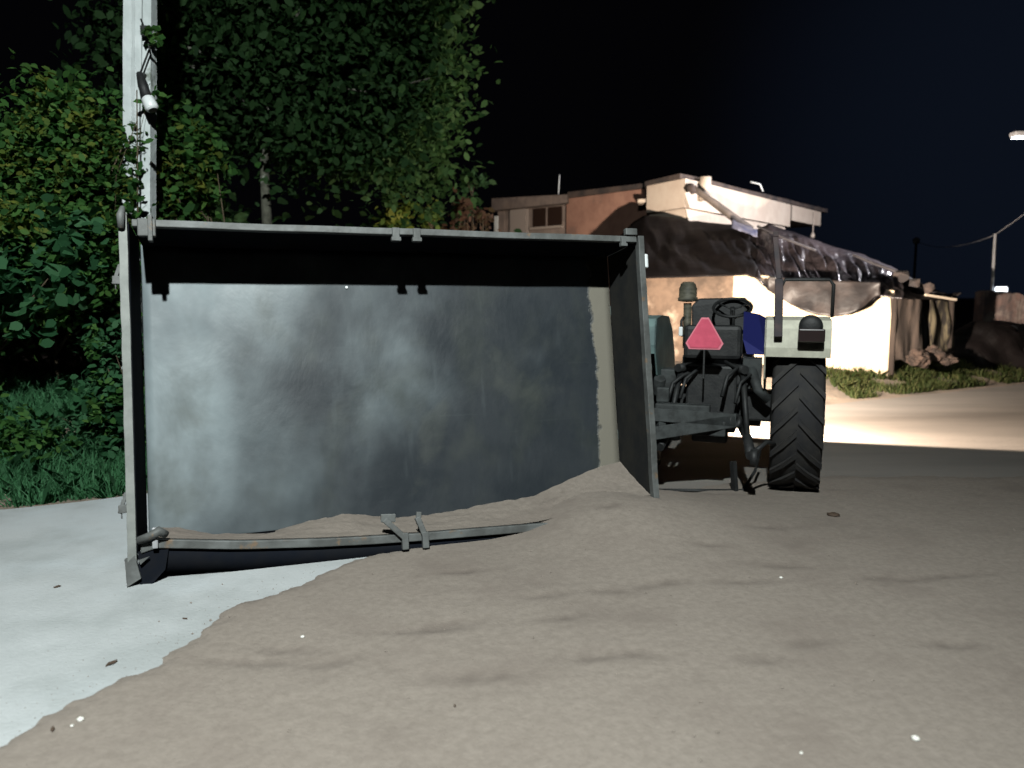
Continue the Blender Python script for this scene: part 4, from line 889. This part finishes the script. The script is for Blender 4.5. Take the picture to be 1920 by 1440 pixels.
rock(1778, 674, 13.2, .19, M['rock'], 'rock', 'dark flat rock right of the other two before the hut', 'rock', 'rocks before the hut', seed=3, flat=.45)
# black covered heap
hx = Vector(cen(1835, 700, 15.5)); bm = bmesh.new(); bmesh.ops.create_icosphere(bm, subdivisions=5, radius=1)
for v in bm.verts:
    k = 1+.25*noise.noise(v.co*1.6)+.03*noise.noise(v.co*5); v.co = Vector((v.co.x*k*.95, v.co.y*k*.8, max(-.1, v.co.z*k*.8)))
me = bpy.data.meshes.new('covered_heap'); bm.to_mesh(me); bm.free(); me.materials.append(M['tarp']); o = bpy.data.objects.new('covered_heap', me); COL.objects.link(o); o.location = (hx.x, 15.5, .2)
tag(o, 'heap under a black plastic sheet between the hut and the broken wall', 'heap')
# ruined wall
rw = empty('ruined_wall', (at(1880, 640, 16.5).x, 16.5, 0)); tag(rw, 'broken reddish masonry wall at the right edge', 'wall')
m = MB()
x0 = at(1843, 600, 16.5).x-rw.location.x
tops = [(0, 1.62), (.3, 1.66), (.55, 1.60), (.9, 1.55), (1.3, 1.58), (1.35, 1.15), (1.8, 1.18), (2.4, 1.1), (4, 1.2)]
nn_ = 60; vs = []
for i in range(nn_+1):
    x = 4.0*i/nn_; zt_ = float(np.interp(x, [t[0] for t in tops], [t[1] for t in tops]))+.05*noise.noise((x*5, 0, 0)); j = .06*noise.noise((x*3, 1, 0))
    for z in (0, .4, .8, 1.0):
        zz = z*zt_ if z == 1.0 else z*zt_; vs.append((x0+x, j+.05*noise.noise((x*4, z*4, 2)), zz))
    for z in (1.0, 0): vs.append((x0+x, .35, z*zt_))
m.add(vs, [(6*i+q, 6*i+6+q, 6*i+7+q, 6*i+1+q) for i in range(nn_) for q in range(5)]+[(0, 1, 2, 3, 4, 5), tuple(6*nn_+q for q in (5, 4, 3, 2, 1, 0))])
m.build('masonry', M['ruin'], rw)
rock(1860, 640, 16.0, .30, M['ruin'], 'rubble', 'rounded lump of rubble leaning on the broken wall', 'rubble', seed=6, flat=1.0)
rock(1905, 670, 15.6, .32, M['ruin'], 'rubble', 'grey rubble at the foot of the broken wall at the right edge', 'rubble', seed=7, flat=.9)
rock(1895, 620, 15.9, .12, mat('pale_cloth_bundle', (.35, .36, .36), .9), 'bundle', 'pale bundle resting on the rubble by the wall', 'bundle', seed=8)
# lamp post far right
lx = at(1860, 560, 17.4); L0 = empty('lamp_post', (lx.x, 17.4, 0)); tag(L0, 'thin metal pole with a small lit white lamp behind the broken wall', 'lamp post')
tpz = at(1866, 438, 17.4); MB().tube([(0, 0, 0), ((tpz.x-lx.x)*.4, 0, 1.6), (tpz.x-lx.x, 0, tpz.z)], .032, 8).build('pole', M['metalpole'], L0)
la = at(1864, 544, 17.35)-Vector((lx.x, 17.4, 0)); lb2 = at(1886, 543, 17.35)-Vector((lx.x, 17.4, 0))
MB().box((la.x, -.14, la.z-.075), (lb2.x, -.05, la.z+.075)).build('lamp_head', M['lamp_on'], L0, bevel=.03)
# second far pole, hardly lit
l2 = at(1714, 520, 30); L1_ = empty('utility_pole', (l2.x, 30, 0)); tag(L1_, 'far thin pole with a pale insulator, just above the end of the hut', 'pole')
t2z = at(1714, 452, 30).z; MB().tube([(0, 0, 0), (0, 0, t2z)], .05, 8).build('post', M['black'], L1_)
MB().lathe([(.001, -.12), (.10, -.1), (.14, .06), (.05, .14), (.001, .15)], Matrix.Translation((0, 0, t2z)), 12).build('insulator', M['metalpole'], L1_)
def wire(p, q, sag, label):
    n = 14; pts_ = [p.lerp(q, t/n)-Vector((0, 0, sag*4*(t/n)*(1-t/n))) for t in range(n+1)]
    tag(MB().tube(pts_, .010, 5).build('overhead_wire', M['wire']), label, 'wire')
wire(Vector((tpz.x, 17.4, tpz.z-.03)), Vector((l2.x, 30, t2z)), .25, 'thin overhead wire between the lamp post and the far pole')
wire(Vector((tpz.x, 17.4, tpz.z-.02)), Vector((11.8, 15.0, 4.9)), .12, 'overhead wire rising from the lamp post to the right edge')
# pebbles and litter on the sand
def onsand(px, py):
    g = gnd(px, py, .06); return Vector((g.x, g.y, sand_z(g.x, g.y)))
def pebble(px, py, s, m_, name, label, cat, seed, flat=.6):
    p = onsand(px, py); bm = bmesh.new(); bmesh.ops.create_icosphere(bm, subdivisions=2, radius=s)
    for v in bm.verts: v.co = v.co*(1+.3*noise.noise(v.co*(1.5/s)+Vector((seed*3, 0, 0)))); v.co.z *= flat
    me = bpy.data.meshes.new(name); bm.to_mesh(me); bm.free(); me.materials.append(m_); me.polygons.foreach_set('use_smooth', [True]*len(me.polygons)); o = bpy.data.objects.new(name, me); COL.objects.link(o); o.location = p+Vector((0, 0, s*flat*.45)); o.rotation_euler = (0, 0, seed); tag(o, label, cat); return o
pebble(150, 1338, .013, M['pebble'], 'pebble', 'largest white pebble on the sand at bottom left', 'pebble', 1)
pebble(134, 1349, .007, M['pebble'], 'pebble', 'tiny pebble beside the largest white one', 'pebble', 2)
pebble(567, 1187, .010, M['pebble'], 'pebble', 'white pebble on the sand below the left half of the trailer', 'pebble', 3)
pebble(1716, 1395, .015, M['pebble'], 'pebble', 'white pebble on the sand at bottom right', 'pebble', 4)
pebble(1464, 1092, .010, M['pebble'], 'pebble', 'white pebble in a dent of sand in front of the tractor wheel', 'pebble', 5)
pebble(1502, 1422, .006, M['pebble'], 'pebble', 'tiny pebble at the bottom edge, left of the bottom right one', 'pebble', 6)
pebble(1563, 967, .045, M['debris'], 'clod', 'dark clod half sunk in sand behind the right wheel', 'clod', 7, .3)
def dryleaf(px, py, s, label, seed):
    p = gnd(px, py); p.z = max(.008, sand_z(p.x, p.y)+.004)
    m = MB(); m.add([(-s, 0, 0), (-.3*s, .4*s, .25*s), (.6*s, .35*s, .1*s), (s, 0, .35*s), (.3*s, -.4*s, .15*s), (-.5*s, -.35*s, .3*s)], [(0, 1, 2, 3, 4, 5)])
    o = m.build('dry_leaf', M['debris'], solid=.003); o.location = p; o.rotation_euler = (0, 0, seed); tag(o, label, 'leaf'); return o
dryleaf(209, 1248, .028, 'dark dry leaf at the edge of the sand, lower left', 1)
dryleaf(100, 1386, .016, 'small dark leaf scrap on the sand in the bottom left corner', 2)
dryleaf(347, 1163, .014, 'small dark scrap on the pale road by the sand edge', 3)
dryleaf(853, 1358, .010, 'tiny dark scrap on the sand at bottom centre', 5)
dryleaf(108, 1103, .020, 'dark scrap on the pale road left of the trailer foot', 4)
